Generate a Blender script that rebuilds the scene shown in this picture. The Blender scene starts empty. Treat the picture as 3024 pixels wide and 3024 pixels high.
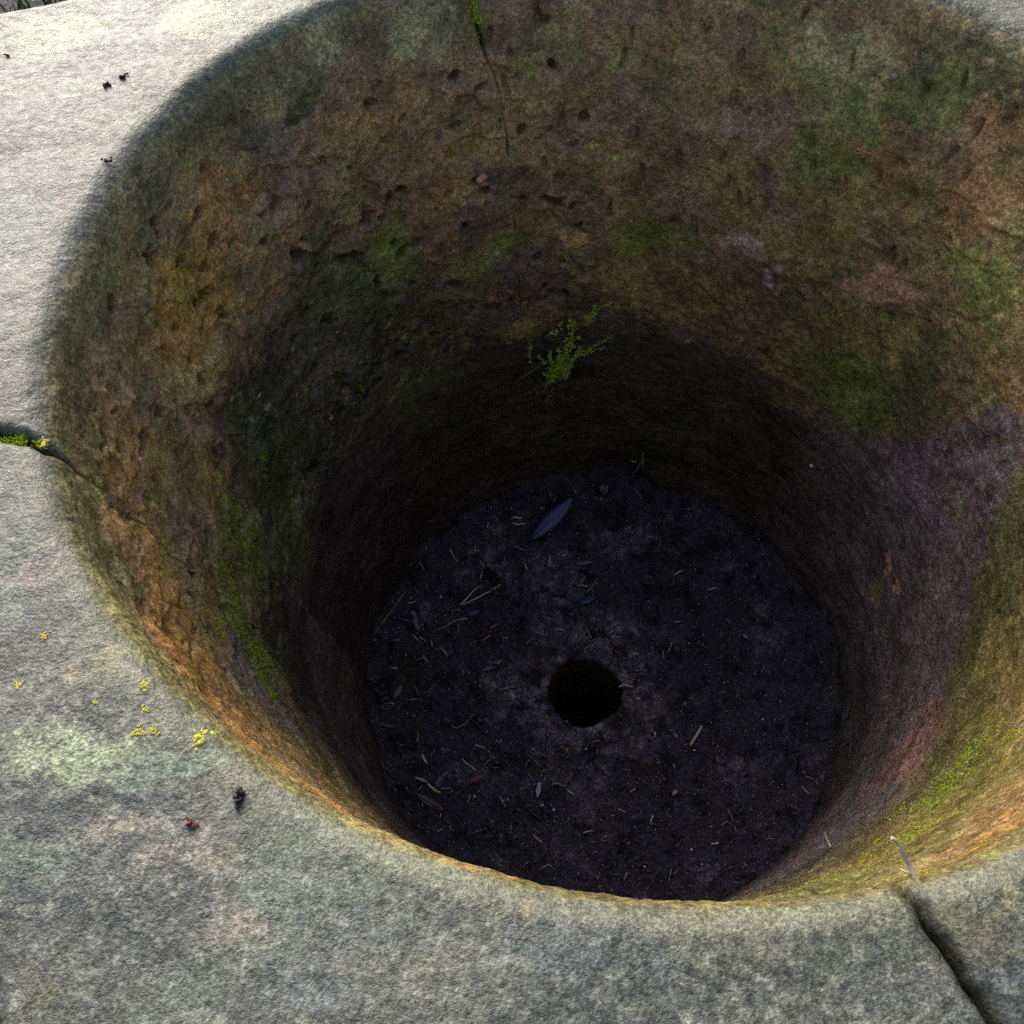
import bpy, math, random
import numpy as np
from mathutils import Vector, Matrix

rad = math.radians
S = 0.5                      # scene unit: rim radius 1 -> 0.5 m
# ------------------------------------------------------------------ camera, light
scene = bpy.context.scene
scene.view_settings.view_transform = 'Standard'
scene.view_settings.look = 'None'
scene.view_settings.gamma = 1.0
scene.view_settings.use_curve_mapping = False
scene.view_settings.exposure = 1.05

cam_d = bpy.data.cameras.new('camera')
cam = bpy.data.objects.new('camera', cam_d)
scene.collection.objects.link(cam)
scene.camera = cam
pitch, roll = 1.0115, -0.0365
fwd = Vector((0, math.cos(pitch), -math.sin(pitch)))
up0 = Vector((0, math.sin(pitch), math.cos(pitch)))
rt0 = Vector((1, 0, 0))
rt = math.cos(roll) * rt0 + math.sin(roll) * up0
up = -math.sin(roll) * rt0 + math.cos(roll) * up0
M = Matrix((rt, up, -fwd)).transposed().to_4x4()
M.translation = Vector((-0.2585, -1.2445, 1.2463)) * S
cam.matrix_world = M
cam_d.sensor_fit = 'HORIZONTAL'
cam_d.sensor_width = 36.0
cam_d.lens = 36.0 * 3006.07 / 3024.0
cam_d.clip_start = 0.01
cam_d.clip_end = 200
scene.render.filter_size = 0.85
scene.cycles.use_adaptive_sampling = False
scene.cycles.use_denoising = False
scene.cycles.sample_clamp_indirect = 0.6

SUN_AZ, SUN_EL = 112.0, 29.0          # degrees, azimuth counter-clockwise from +x
world = bpy.data.worlds.new('World')
scene.world = world
world.use_nodes = True
wn = world.node_tree
wn.nodes.clear()
sky = wn.nodes.new('ShaderNodeTexSky')
sky.sky_type = 'NISHITA'
sky.sun_disc = False
sky.sun_elevation = rad(SUN_EL)
sky.sun_rotation = rad(90 - SUN_AZ)
sky.air_density = 0.55
sky.dust_density = 5.0
sky.ozone_density = 1.6
bg = wn.nodes.new('ShaderNodeBackground')
bg.inputs['Strength'].default_value = 0.14
wo = wn.nodes.new('ShaderNodeOutputWorld')
wn.links.new(sky.outputs[0], bg.inputs[0])
wn.links.new(bg.outputs[0], wo.inputs[0])

sun_d = bpy.data.lights.new('sun', 'SUN')
sun_d.energy = 0.9
sun_d.angle = rad(38)
sun_d.color = (1.0, 0.97, 0.92)
sun = bpy.data.objects.new('sun', sun_d)
scene.collection.objects.link(sun)
sdir = Vector((math.cos(rad(SUN_AZ)) * math.cos(rad(SUN_EL)), math.sin(rad(SUN_AZ)) * math.cos(rad(SUN_EL)), math.sin(rad(SUN_EL))))
sun.rotation_euler = sdir.to_track_quat('Z', 'Y').to_euler()
sun.location = sdir * 5

# ------------------------------------------------------------------ helpers
RNG = np.random.default_rng(7)
random.seed(7)
_perm = RNG.permutation(512).astype(np.int64)
_perm = np.concatenate([_perm, _perm])
_gr = RNG.normal(size=(512, 3))
_gr /= np.linalg.norm(_gr, axis=1)[:, None]

def perlin(P):
    P = np.asarray(P, float)
    i = np.floor(P).astype(np.int64)
    f = P - i
    u = f * f * f * (f * (f * 6 - 15) + 10)
    i &= 511
    out = 0
    for dx in (0, 1):
        wx = u[:, 0] if dx else 1 - u[:, 0]
        a = _perm[(i[:, 0] + dx) & 511]
        for dy in (0, 1):
            wy = wx * (u[:, 1] if dy else 1 - u[:, 1])
            b = _perm[(a + i[:, 1] + dy) & 511]
            for dz in (0, 1):
                w = wy * (u[:, 2] if dz else 1 - u[:, 2])
                g = _gr[_perm[(b + i[:, 2] + dz) & 511] & 511]
                out = out + w * (g[:, 0] * (f[:, 0] - dx) + g[:, 1] * (f[:, 1] - dy) + g[:, 2] * (f[:, 2] - dz))
    return out * 1.5

def fbm(P, o=4, g=0.5, off=0.0):
    P = np.asarray(P, float) + off
    a, s, t = 1.0, 0.0, 0.0
    for k in range(o):
        s = s + a * perlin(P * 2.03 ** k + 17.3 * k)
        t += a
        a *= g
    return s / t * 1.4

def sst(a, b, x):
    t = np.clip((x - a) / (b - a), 0, 1)
    return t * t * (3 - 2 * t)

def mix(A, B, f):
    return A + (np.asarray(B) - A) * f[:, None]

col_link = scene.collection.objects.link

def mesh_np(name, V, quads=None, tris=None, mat=None, col=None, smooth=True, parent=None):
    me = bpy.data.meshes.new(name)
    V = np.asarray(V, np.float32)
    nq = 0 if quads is None else len(quads)
    nt = 0 if tris is None else len(tris)
    loops, starts = [], []
    if nq:
        loops.append(np.asarray(quads, np.int32).ravel()); starts.append(np.arange(nq, dtype=np.int32) * 4)
    if nt:
        loops.append(np.asarray(tris, np.int32).ravel()); starts.append(nq * 4 + np.arange(nt, dtype=np.int32) * 3)
    loops = np.concatenate(loops); starts = np.concatenate(starts)
    me.vertices.add(len(V)); me.vertices.foreach_set('co', V.ravel())
    me.loops.add(len(loops)); me.loops.foreach_set('vertex_index', loops)
    me.polygons.add(nq + nt); me.polygons.foreach_set('loop_start', starts)
    me.update(calc_edges=True)
    me.polygons.foreach_set('use_smooth', np.full(nq + nt, smooth, dtype=bool))
    if col is not None:
        at = me.color_attributes.new('Col', 'FLOAT_COLOR', 'POINT')
        c4 = np.ones((len(V), 4), np.float32); c4[:, :3] = np.clip(col, 0.0, 1.0)
        at.data.foreach_set('color', c4.ravel())
    me.validate()
    if mat: me.materials.append(mat)
    o = bpy.data.objects.new(name, me)
    col_link(o)
    if parent: o.parent = parent
    return o

def tag(o, label=None, cat=None, group=None, kind=None):
    if label: o['label'] = label
    if cat: o['category'] = cat
    if group: o['group'] = group
    if kind: o['kind'] = kind
    return o

class MB:
    """collects tubes, blades and lumps into ONE mesh"""
    def __init__(s): s.v, s.q, s.t = [], [], []
    def tube(s, pts, r, n=6, taper=0.7, wob=0.0):
        pts = [Vector(p) for p in pts]
        if len(pts) == 2: pts = [pts[0], pts[0].lerp(pts[1], .5), pts[1]]
        base = len(s.v); m = len(pts)
        for i, p in enumerate(pts):
            d = (pts[min(i + 1, m - 1)] - pts[max(i - 1, 0)]).normalized()
            a = d.cross(Vector((0.3, 0.2, 1))).normalized(); b = d.cross(a)
            rr = r * (1 + (taper - 1) * i / (m - 1)) * (1 + random.uniform(-wob, wob))
            for k in range(n):
                t = 2 * math.pi * k / n
                s.v.append(p + a * math.cos(t) * rr + b * math.sin(t) * rr)
        for i in range(m - 1):
            for k in range(n):
                s.q.append((base + i * n + k, base + i * n + (k + 1) % n, base + (i + 1) * n + (k + 1) % n, base + (i + 1) * n + k))
        for e, i in ((0, 0), (1, m - 1)):
            c = len(s.v); s.v.append(pts[i].copy())
            for k in range(n):
                f = (base + i * n + k, base + i * n + (k + 1) % n, c)
                s.t.append(f if e else f[::-1])
    def blade(s, p, d, nrm, L, W, cup=0.15, curl=0.1, nl=7, th=0.0006, prof=None):
        """leaf: grid along d, width across, slightly cupped, closed with thickness"""
        d = Vector(d).normalized(); nrm = Vector(nrm); nrm = (nrm - d * nrm.dot(d)).normalized(); sd = d.cross(nrm)
        base = len(s.v); P = Vector(p)
        for side in (1, -1):
            for i in range(nl):
                u = i / (nl - 1)
                w = (prof(u) if prof else math.sin(math.pi * min(1, u * 0.97 + 0.02)) ** 0.8) * W / 2
                for k in (-1, -.45, 0, .45, 1):
                    s.v.append(P + d * (u * L) + sd * (k * w) + nrm * (cup * W * (k * k) * (1 if w > 0 else 0) + curl * L * u * u + side * th * .5))
        q = nl * 5
        for side in (0, 1):
            for i in range(nl - 1):
                for k in range(4):
                    a = base + side * q + i * 5 + k
                    f = (a, a + 1, a + 6, a + 5)
                    s.q.append(f if side == 0 else f[::-1])
        for i in range(nl - 1):
            for k in (0, 4):
                a = base + i * 5 + k
                f = (a, a + 5, a + 5 + q, a + q)
                s.q.append(f if k == 0 else f[::-1])
    def lump(s, p, r, sq=(1, 1, 1), jit=0.25, nl=5, nm=7, seed=None):
        rnd = random.Random(seed) if seed is not None else random
        P = Vector(p); base = len(s.v)
        rings = []
        for i in range(nl):
            ph = math.pi * (i + .5) / nl
            for k in range(nm):
                t = 2 * math.pi * k / nm
                rr = r * (1 + rnd.uniform(-jit, jit))
                s.v.append(P + Vector((math.sin(ph) * math.cos(t) * sq[0], math.sin(ph) * math.sin(t) * sq[1], math.cos(ph) * sq[2])) * rr)
        for i in range(nl - 1):
            for k in range(nm):
                s.q.append((base + i * nm + k, base + (i + 1) * nm + k, base + (i + 1) * nm + (k + 1) % nm, base + i * nm + (k + 1) % nm))
        for i, up in ((0, 1), (nl - 1, 0)):
            c = len(s.v)
            s.v.append(sum((s.v[base + i * nm + k] for k in range(nm)), Vector()) / nm)
            for k in range(nm):
                f = (base + i * nm + k, base + i * nm + (k + 1) % nm, c)
                s.t.append(f if up else f[::-1])
    def build(s, name, mat, parent=None, smooth=True, col=None, loc=None):
        V = np.array([tuple(v) for v in s.v])
        if loc is not None: V = V - np.array(loc)
        o = mesh_np(name, V, s.q or None, s.t or None, mat, col, smooth, parent)
        if loc is not None: o.location = loc
        return o

def empty(name, loc):
    o = bpy.data.objects.new(name, None); col_link(o); o.location = loc
    o.empty_display_size = 0.02
    return o

# ------------------------------------------------------------------ materials
def nodes_of(name):
    m = bpy.data.materials.new(name); m.use_nodes = True
    nt = m.node_tree; nt.nodes.clear()
    out = nt.nodes.new('ShaderNodeOutputMaterial'); b = nt.nodes.new('ShaderNodeBsdfPrincipled')
    nt.links.new(b.outputs[0], out.inputs[0])
    return m, nt, b

def mathn(nt, op, a, b=None, c=None, clamp=False):
    n = nt.nodes.new('ShaderNodeMath'); n.operation = op; n.use_clamp = clamp
    for i, x in enumerate((a, b, c)):
        if x is None: continue
        if isinstance(x, (int, float)): n.inputs[i].default_value = x
        else: nt.links.new(x, n.inputs[i])
    return n.outputs[0]

def maprange(nt, x, a, b, c, d):
    n = nt.nodes.new('ShaderNodeMapRange'); n.clamp = True
    nt.links.new(x, n.inputs[0])
    for i, v in enumerate((a, b, c, d)): n.inputs[i + 1].default_value = v
    return n.outputs[0]

def noise(nt, co, scale, detail=3, rough=.6, dist=0.0):
    n = nt.nodes.new('ShaderNodeTexNoise'); n.inputs['Scale'].default_value = scale
    n.inputs['Detail'].default_value = detail; n.inputs['Roughness'].default_value = rough; n.inputs['Distortion'].default_value = dist
    nt.links.new(co, n.inputs['Vector'])
    return n.outputs[0]

def stone_mat(name, grain=420, lo=.55, hi=1.55, rough=(.5, .8), bump=.5, dist=.0012, speck=.04, spec=.5, stretch=None):
    """stone: the mesh carries its stains (attribute Col), the shader adds grain, mineral specks and bump"""
    m, nt, b = nodes_of(name)
    tc = nt.nodes.new('ShaderNodeTexCoord'); co = tc.outputs['Object']
    if stretch:
        mp = nt.nodes.new('ShaderNodeMapping'); mp.inputs['Scale'].default_value = stretch
        nt.links.new(co, mp.inputs[0]); co2 = mp.outputs[0]
    else: co2 = co
    at = nt.nodes.new('ShaderNodeAttribute'); at.attribute_name = 'Col'
    n1 = noise(nt, co2, grain, 4, .65); n2 = noise(nt, co2, grain * .28, 4, .6, .4); n3 = noise(nt, co, grain * 2.3, 2, .5); n4 = noise(nt, co2, grain * .52, 3, .6)
    k = mathn(nt, 'MULTIPLY', maprange(nt, n1, .38, .64, lo, hi), mathn(nt, 'MULTIPLY', maprange(nt, n2, .36, .66, .72, 1.32), maprange(nt, n4, .36, .66, .74, 1.26)))
    mul = nt.nodes.new('ShaderNodeVectorMath'); mul.operation = 'SCALE'
    nt.links.new(at.outputs['Color'], mul.inputs[0]); nt.links.new(k, mul.inputs['Scale'])
    vo = nt.nodes.new('ShaderNodeTexVoronoi'); vo.inputs['Scale'].default_value = grain * .55
    nt.links.new(co, vo.inputs['Vector'])
    sp = mathn(nt, 'MULTIPLY', maprange(nt, vo.outputs['Distance'], .10, .20, 1, 0), maprange(nt, noise(nt, vo.outputs['Position'], grain * .9, 0), .60, .66, 0, 1))
    mx = nt.nodes.new('ShaderNodeMix'); mx.data_type = 'RGBA'; mx.blend_type = 'ADD'
    nt.links.new(mul.outputs[0], mx.inputs['A'])
    mx.inputs['B'].default_value = (speck * 1.05, speck, speck * .9, 1)
    nt.links.new(sp, mx.inputs['Factor'])
    nt.links.new(mx.outputs['Result'], b.inputs['Base Color'])
    nt.links.new(maprange(nt, n2, .35, .65, rough[0], rough[1]), b.inputs['Roughness'])
    b.inputs['Specular IOR Level'].default_value = spec
    h = mathn(nt, 'ADD', mathn(nt, 'ADD', mathn(nt, 'MULTIPLY', n1, .6), mathn(nt, 'MULTIPLY', n2, .5)), mathn(nt, 'ADD', mathn(nt, 'MULTIPLY', n4, .6), mathn(nt, 'MULTIPLY', n3, .22)))
    bp = nt.nodes.new('ShaderNodeBump'); bp.inputs['Strength'].default_value = bump; bp.inputs['Distance'].default_value = dist
    nt.links.new(h, bp.inputs['Height']); nt.links.new(bp.outputs[0], b.inputs['Normal'])
    return m

def plain(name, c, rough=.6, var=.35, scale=300, sss=0, spec=.4, hue=None):
    m, nt, b = nodes_of(name)
    tc = nt.nodes.new('ShaderNodeTexCoord')
    n = noise(nt, tc.outputs['Object'], scale, 3)
    oi = nt.nodes.new('ShaderNodeObjectInfo')
    cr = nt.nodes.new('ShaderNodeMix'); cr.data_type = 'RGBA'
    cr.inputs['A'].default_value = tuple(x * (1 - var) for x in c) + (1,)
    c2 = hue or tuple(min(1, x * (1 + var)) for x in c)
    cr.inputs['B'].default_value = tuple(c2) + (1,)
    f = mathn(nt, 'ADD', maprange(nt, n, .35, .65, 0, .7), mathn(nt, 'MULTIPLY', oi.outputs['Random'], .3))
    nt.links.new(f, cr.inputs['Factor']); nt.links.new(cr.outputs['Result'], b.inputs['Base Color'])
    b.inputs['Roughness'].default_value = rough; b.inputs['Specular IOR Level'].default_value = spec
    if sss:
        b.inputs['Transmission Weight'].default_value = 0
    return m

MAT_BLOCK = stone_mat('wet sandstone', grain=430, lo=.5, hi=1.5, rough=(.34, .56), bump=1.0, dist=.0013, speck=.14, spec=.5)
MAT_LOW = stone_mat('dark damp stone', grain=430, lo=.55, hi=1.5, rough=(.40, .7), bump=1.0, dist=.0022, speck=.16, stretch=(1, 1, 1.0))
MAT_SOIL = stone_mat('black soil', grain=520, lo=.35, hi=1.8, rough=(.6, .9), bump=1.0, dist=.003, speck=.12, spec=.3)

# ------------------------------------------------------------------ stone colours (linear base colours)
PAL = dict(
 BR=(.120, .088, .058), BO=(.165, .105, .052), OR=(.145, .080, .030), OY=(.145, .095, .020), OL=(.112, .105, .048),
 GR=(.070, .100, .030), MG=(.055, .090, .018), YG=(.075, .076, .020), DG=(.040, .050, .026), PG=(.155, .165, .095),
 DK=(.042, .040, .036), DP=(.056, .048, .048), PB=(.135, .100, .085), PU=(.078, .070, .105), PK=(.22, .14, .12),
 PR=(.078, .048, .052), PL=(.17, .155, .175), OC=(.26, .20, .12))
WALL_ST = [(115.1,-.116,6.6,.095,'PG'),(125.6,-.238,8.6,.093,'BO'),(120.6,-.311,8.1,.08,'BO'),(138.0,-.187,5.4,.07,'DP'),(149.5,-.233,5.1,.079,'OR'),(163.7,-.286,8.8,.139,'OY'),(171.6,-.271,5.6,.092,'BO'),(182.4,-.244,6.4,.102,'BR'),(193.5,-.292,9.1,.153,'BO'),(200.7,-.35,7.0,.12,'OY'),(209.4,-.28,10.0,.16,'OR'),(219.0,-.24,11.1,.16,'OR'),(230,-.20,10,.12,'OR'),(202.1,-.72,5.5,.132,'PU'),(208.7,-.717,6.6,.158,'PU'),(201.1,-.804,5.0,.10,'MG'),(196.1,-.673,5.6,.123,'GR'),(182.6,-.835,7.2,.132,'GR'),(179.3,-.701,3.4,.063,'GR'),(90.0,-.505,10.3,.178,'BR'),(81.0,-.335,11.7,.106,'OL'),(90.3,-.405,6.5,.083,'PB'),(66.2,-.38,8.5,.097,'PB'),(55.8,-.213,7.3,.129,'PG'),(53.9,-.265,3.8,.072,'GR'),(55.5,-.423,6.3,.085,'GR'),(38.8,-.254,7.7,.104,'BR'),(30.1,-.369,7.2,.104,'BO'),(24.6,-.496,7.0,.11,'GR'),(38.1,-.629,3.2,.058,'PK'),(49.8,-.924,2.5,.038,'OC'),(66.0,-.707,4.0,.034,'PL'),(57.0,-.753,2.0,.055,'PL'),(74.2,-.643,5.3,.064,'PB'),(79.8,-.753,8.5,.086,'GR'),(91.4,-.72,3.8,.027,'OC'),(106.5,-.573,6.3,.08,'DP'),(126.6,-.622,4.9,.096,'GR'),(108.1,-.779,6.0,.072,'GR'),(76.8,-.887,15.0,.096,'OL'),(101.2,-.841,5.1,.108,'DP'),(139.4,-.661,12.3,.221,'DG'),(131.9,-.64,5.9,.101,'DG'),(115.2,-1.0,17.7,.2,'DK'),(127.3,-1.137,11.3,.152,'DG'),(67.7,-1.153,18.3,.13,'DK'),(29.3,-.807,10.7,.17,'DG'),(36.1,-.977,10.3,.142,'GR'),(49.4,-1.04,8.2,.113,'OL'),(149.0,-.752,8.3,.162,'DK'),(135.0,-.139,4.6,.072,'DG'),(128.0,-.041,4.3,.066,'PG'),(161.4,-.128,3.8,.06,'DG'),(169.8,-.103,4.5,.066,'OL'),(180.1,-.083,5.2,.06,'DG'),(183.9,-.119,4.6,.061,'BR'),(42.0,-.098,6.3,.073,'DG'),(45.0,-.18,5.4,.071,'GR'),(96.7,-.201,4.5,.075,'OL'),(102.7,-.41,3.4,.084,'OL'),(40.9,-.41,5.9,.077,'OL'),(49.2,-.511,6.4,.091,'OL'),(59.5,-.535,5.0,.074,'PB'),(102.8,-1.022,6.6,.081,'OL'),(49.9,-.642,6.0,.084,'OL'),(38.0,-.768,6.4,.104,'OL'),(31.8,-.59,5.0,.078,'BR'),(305.1,-.27,8.0,.10,'OR'),(294.4,-.16,8,.08,'OR'),(284,-.1,8,.05,'OY'),(320,-.33,8,.10,'OR'),(300,-.15,9,.05,'OY'),(314.2,-.715,6.5,.16,'MG'),(296.6,-.55,7.8,.22,'YG'),(307.2,-.647,7.3,.2,'YG'),(290.2,-.45,9.2,.2,'YG'),(282,-.4,8,.2,'GR'),(323.9,-.741,7.6,.148,'YG'),(14.1,-1.06,11.8,.16,'PU'),(2.6,-1.27,2.7,.04,'PK'),(10.6,-1.269,2.3,.046,'PK'),(9.3,-1.372,3.7,.075,'OL'),(355.5,-.789,4.8,.075,'DG'),(347.0,-.863,6.8,.085,'DG'),(335.2,-.803,6.6,.097,'OL'),(328.3,-1.105,8.4,.127,'PR'),(322.8,-1.208,7.0,.179,'PR'),(97.8,-1.5,16.8,.098,'DG'),(70.6,-1.46,15.7,.118,'DG'),(170.1,-1.022,9.7,.156,'DG'),(3.9,-.995,10.1,.12,'PU'),(7.2,-.665,4.2,.067,'PU'),(5.7,-.798,5.6,.102,'PU'),(206.3,-.14,6.0,.084,'DG'),(199.6,-.061,4.9,.052,'GR')]
TOP_PAL = dict(YGp=(.60, .64, .37), MINT=(.38, .48, .33), DGY=(.12, .125, .12), TAN=(.60, .44, .24), TAN2=(.45, .38, .28), PNK=(.48, .37, .33), OLV=(.23, .20, .11), BGY=(.19, .205, .20), OR2=(.40, .27, .12))
TOP_ST = [(-.8318,-.8003,.115,.042,'YGp'),(-.6944,-.8192,.081,.027,'MINT'),(-.8498,-.8734,.079,.027,'DGY'),(-.8024,-.6625,.029,.023,'TAN'),(-.8442,-.6854,.011,.017,'TAN'),(-.4317,-1.0112,.009,.013,'TAN'),(-.2487,-1.0175,.007,.01,'TAN'),(-.9105,-.5196,.053,.044,'PNK'),(.2584,-1.0465,.048,.04,'OLV'),(.2608,-1.102,.035,.027,'DGY'),(.2966,-1.019,.012,.018,'TAN'),(-1.1871,.7547,.101,.093,'YGp'),(-.8695,.7723,.089,.075,'YGp'),(-.669,.76,.067,.074,'MINT'),(-1.0707,.0735,.056,.039,'PNK'),(-.7413,-.8967,.065,.019,'TAN2'),(-.6646,-.9372,.077,.025,'TAN2'),(-.8396,-.9795,.063,.036,'DGY'),(-.4383,-1.0283,.092,.034,'BGY'),(-.1963,-1.0591,.12,.044,'BGY'),(-.5915,-1.023,.049,.034,'TAN2'),(-.4852,-.8539,.04,.013,'TAN2'),(-.4952,-1.0875,.071,.027,'BGY'),(-.8002,-1.0774,.03,.022,'OLV')]

def angd(a, b): return (a - b + 180) % 360 - 180

def wall_color(P, th, z):
    """P undisplaced points (unit space), th degrees, z depth: colour of the pit wall with its stains"""
    n = len(P)
    wx = fbm(P * 5, 4, .55, 3.1); wy = fbm(P * 5, 4, .55, 41.7)
    C = np.tile(np.array((.105, .082, .048)), (n, 1))
    C = mix(C, PAL['OL'], sst(-.25, .35, fbm(P * 3.2, 4, .55, 9)) * .8)
    C = mix(C, PAL['PB'], sst(.1, .5, fbm(P * 4.1, 4, .55, 23)) * .5)
    C = mix(C, PAL['BO'], sst(-.02, .35, fbm(P * 3.6, 5, .6, 19)) * .7 * sst(-.85, -.5, z))
    C = mix(C, PAL['BR'], sst(.0, .3, fbm(P * 5.2, 5, .6, 29)) * .6)
    # left side greyer and darker, lower wall dark purple
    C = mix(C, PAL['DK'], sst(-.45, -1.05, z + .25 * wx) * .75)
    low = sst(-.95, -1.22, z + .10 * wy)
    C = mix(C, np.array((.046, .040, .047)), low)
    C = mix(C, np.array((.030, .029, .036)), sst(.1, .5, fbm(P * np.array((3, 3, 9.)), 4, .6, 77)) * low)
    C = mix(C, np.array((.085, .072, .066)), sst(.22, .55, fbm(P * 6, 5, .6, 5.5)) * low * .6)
    for (a, zz, ea, ez, c, k) in ((147, -.82, 34, .42, (.018, .022, .016), .9), (108, -1.12, 40, .22, (.022, .025, .017), .8), (60, -1.12, 30, .12, (.036, .038, .025), .65), (165, -.85, 14, .3, (.020, .030, .014), .7), (185, -1.0, 22, .2, (.020, .024, .018), .75), (350, -.78, 17, .24, (.034, .040, .026), .85), (330, -.9, 14, .16, (.05, .05, .024), .7), (347, -.48, 22, .26, (.040, .043, .024), .85), (40, -.85, 22, .22, (.066, .070, .034), .7)):
        d = np.sqrt((angd(th + 10 * wx, a) / ea) ** 2 + ((z + .12 * wy - zz) / ez) ** 2)
        C = mix(C, np.array(c), sst(1.15, .5, d + .3 * fbm(P * 11, 4, .65, 163)) * k * (1 - low))
    zb = np.interp(angd(th + 2.5 * wx, 0), [-60, -44, -36, -27, -17, -10, -5.6, -1.5, 2.4, 7.8, 11.9, 13.5, 16.9, 25.3, 60], [-1.2, -1.09, -1.1, -1.063, -1.0, -.95, -.88, -.796, -.714, -.635, -.639, -.738, -.871, -1.029, -1.10])
    pz = sst(.02, -.02, z - zb + .025 * wy)
    pz = pz * sst(-1.75, -1.45, z + .12 * wy) * sst(48, 14, angd(th, 0) + 9 * wx)
    C = mix(C, np.array((.056, .051, .070)), pz * .92)
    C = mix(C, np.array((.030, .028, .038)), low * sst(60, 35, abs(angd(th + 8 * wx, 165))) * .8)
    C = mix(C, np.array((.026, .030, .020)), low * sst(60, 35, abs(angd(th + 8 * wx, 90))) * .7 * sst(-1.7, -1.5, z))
    sep = fbm(P * 14, 3, .6, 63) + .7 * fbm(P * 42, 3, .7, 66)
    spk = .55 + .4 * sst(-.15, .25, fbm(P * 55, 3, .7, 68))
    for (a, zz, ea, ez, c) in WALL_ST:
        d = np.sqrt((angd(th + 9 * wx, a) / ea) ** 2 + ((z + .085 * wy - zz) / ez) ** 2)
        m = sst(1.08, .68, d + .5 * sep)
        C = mix(C, PAL[c], m * spk)
    # lip: algae band just inside the rim, orange on the near side is in the stains
    band = sst(-.16, -.05, z + .06 * wx) * sst(0.02, -.03, z)
    C = mix(C, np.array((.066, .070, .040)), band * .85 * (1 - .6 * sst(35, 70, -abs(angd(th, 90)) + 100)) * (.35 + .65 * sst(22, 45, abs(angd(th, 272)))))
    near = sst(70, 25, abs(angd(th, 262)))
    C = mix(C, np.array((.16, .10, .034)), sst(-.14, -.045, z + .05 * wy) * sst(14, 5, abs(angd(th, 252))) * .7 * sst(-.2, .25, wx + .1))
    C = mix(C, np.array((.072, .078, .040)), sst(-.14, -.03, z + .05 * wx) * near * sst(-.4, .1, wy) * .85)
    # veining: scattered small blotches, lichen dots, bare pinkish grain
    C = mix(C, np.array((.22, .17, .11)), sst(.34, .6, fbm(P * 15, 5, .7, 11)) * .5 * (1 - low * .7))
    C = mix(C, np.array((.025, .028, .018)), sst(.30, .55, fbm(P * 17, 4, .6, 91)) * .6)
    mossy = sst(.15, .5, fbm(P * 7, 3, .5, 123)) * sst(.1, .45, fbm(P * 40, 3, .6, 15))
    C = mix(C, np.array((.085, .15, .018)), mossy * .7 * (1 - low * .8))
    C = C * (1 + .75 * fbm(P * 8, 5, .65, 221))[:, None].clip(.3, 1.8)
    near_dim = sst(70, 38, abs(angd(th + 12 * wx, 300))) * sst(-1.1, -.9, z)  # near side darkened in the colour to hold back strong sun and sky
    C = mix(C, C * .2 + np.array((.018, .016, .007)), near_dim * (.62 + .3 * sst(-.2, .3, fbm(P * 12, 4, .6, 231))))
    left_dark = sst(40, 22, abs(angd(th + 8 * wx, 212)))  # left front sector of the wall mixed towards a darker brown
    C = mix(C, C * .35 + np.array((.012, .010, .004)), left_dark * .45)
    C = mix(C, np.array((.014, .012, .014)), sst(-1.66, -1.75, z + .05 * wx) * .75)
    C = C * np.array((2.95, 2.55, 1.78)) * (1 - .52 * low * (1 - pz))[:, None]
    return C * (1 + .45 * fbm(P * 30, 3, .7, 201))[:, None].clip(.4, 1.8)

def top_color(P):
    n = len(P)
    wx = fbm(P * 7, 4, .6, 33); wy = fbm(P * 7, 4, .6, 71)
    C = np.tile(np.array((.185, .182, .142)), (n, 1))
    C = mix(C, np.array((.142, .146, .126)), sst(-.1, .4, fbm(P * 4, 4, .55, 8)) * .8)
    C = mix(C, np.array((.36, .325, .24)), sst(.05, .4, fbm(P * 9, 5, .65, 18)) * .65)
    C = mix(C, np.array((.075, .08, .072)), sst(.08, .45, fbm(P * 7, 5, .65, 19)) * .65)
    C = mix(C, np.array((.27, .31, .225)), sst(.05, .4, fbm(P * 3, 4, .55, 28)) * .7)
    sep = fbm(P * 30, 3, .6, 44)
    for (x, y, rx, ry, c) in TOP_ST:
        d = np.sqrt(((P[:, 0] - x + .035 * wx) / rx) ** 2 + ((P[:, 1] - y + .035 * wy) / ry) ** 2)
        C = mix(C, TOP_PAL[c], sst(1.2, .5, d + .6 * sep) * .85)
    C = mix(C, np.array((.46, .43, .35)), sst(.10, .42, fbm(P * 40, 4, .7, 51)) * .60)
    C = mix(C, np.array((.10, .105, .10)), sst(.12, .45, fbm(P * 48, 4, .7, 61)) * .65)
    C = C * np.array((.525, .575, .54))
    return C * (1 + .6 * fbm(P * 75, 3, .75, 211))[:, None].clip(.5, 1.6)

# chisel pits on the wall
PITS = []
_r = random.Random(3)
for k in range(210):
    a = _r.gauss(174, 21) if k < 130 else _r.uniform(92, 165)
    z = -_r.uniform(.13, 1.03); r_ = _r.choice((.007, .008, .009, .010, .012, .015))
    PITS.append((a, z, r_, _r.uniform(.7, 1.9), r_ * _r.uniform(3.0, 6.0) * (1 if k < 130 else .7), _r.uniform(-.7, .7)))
for k in range(46):
    PITS.append((_r.uniform(34, 106), -_r.uniform(.1, .7), _r.uniform(.014, .028), _r.uniform(.2, .4), _r.uniform(.007, .013), _r.uniform(-.25, .25)))
PITS += [(197.5, -.18, .02, 1.2, .02, .2), (192.3, -.30, .022, 1.5, .022, .1), (197.0, -.50, .02, 1.8, .022, .5), (176, -.3, .02, 2, .02, -.7)]

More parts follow.
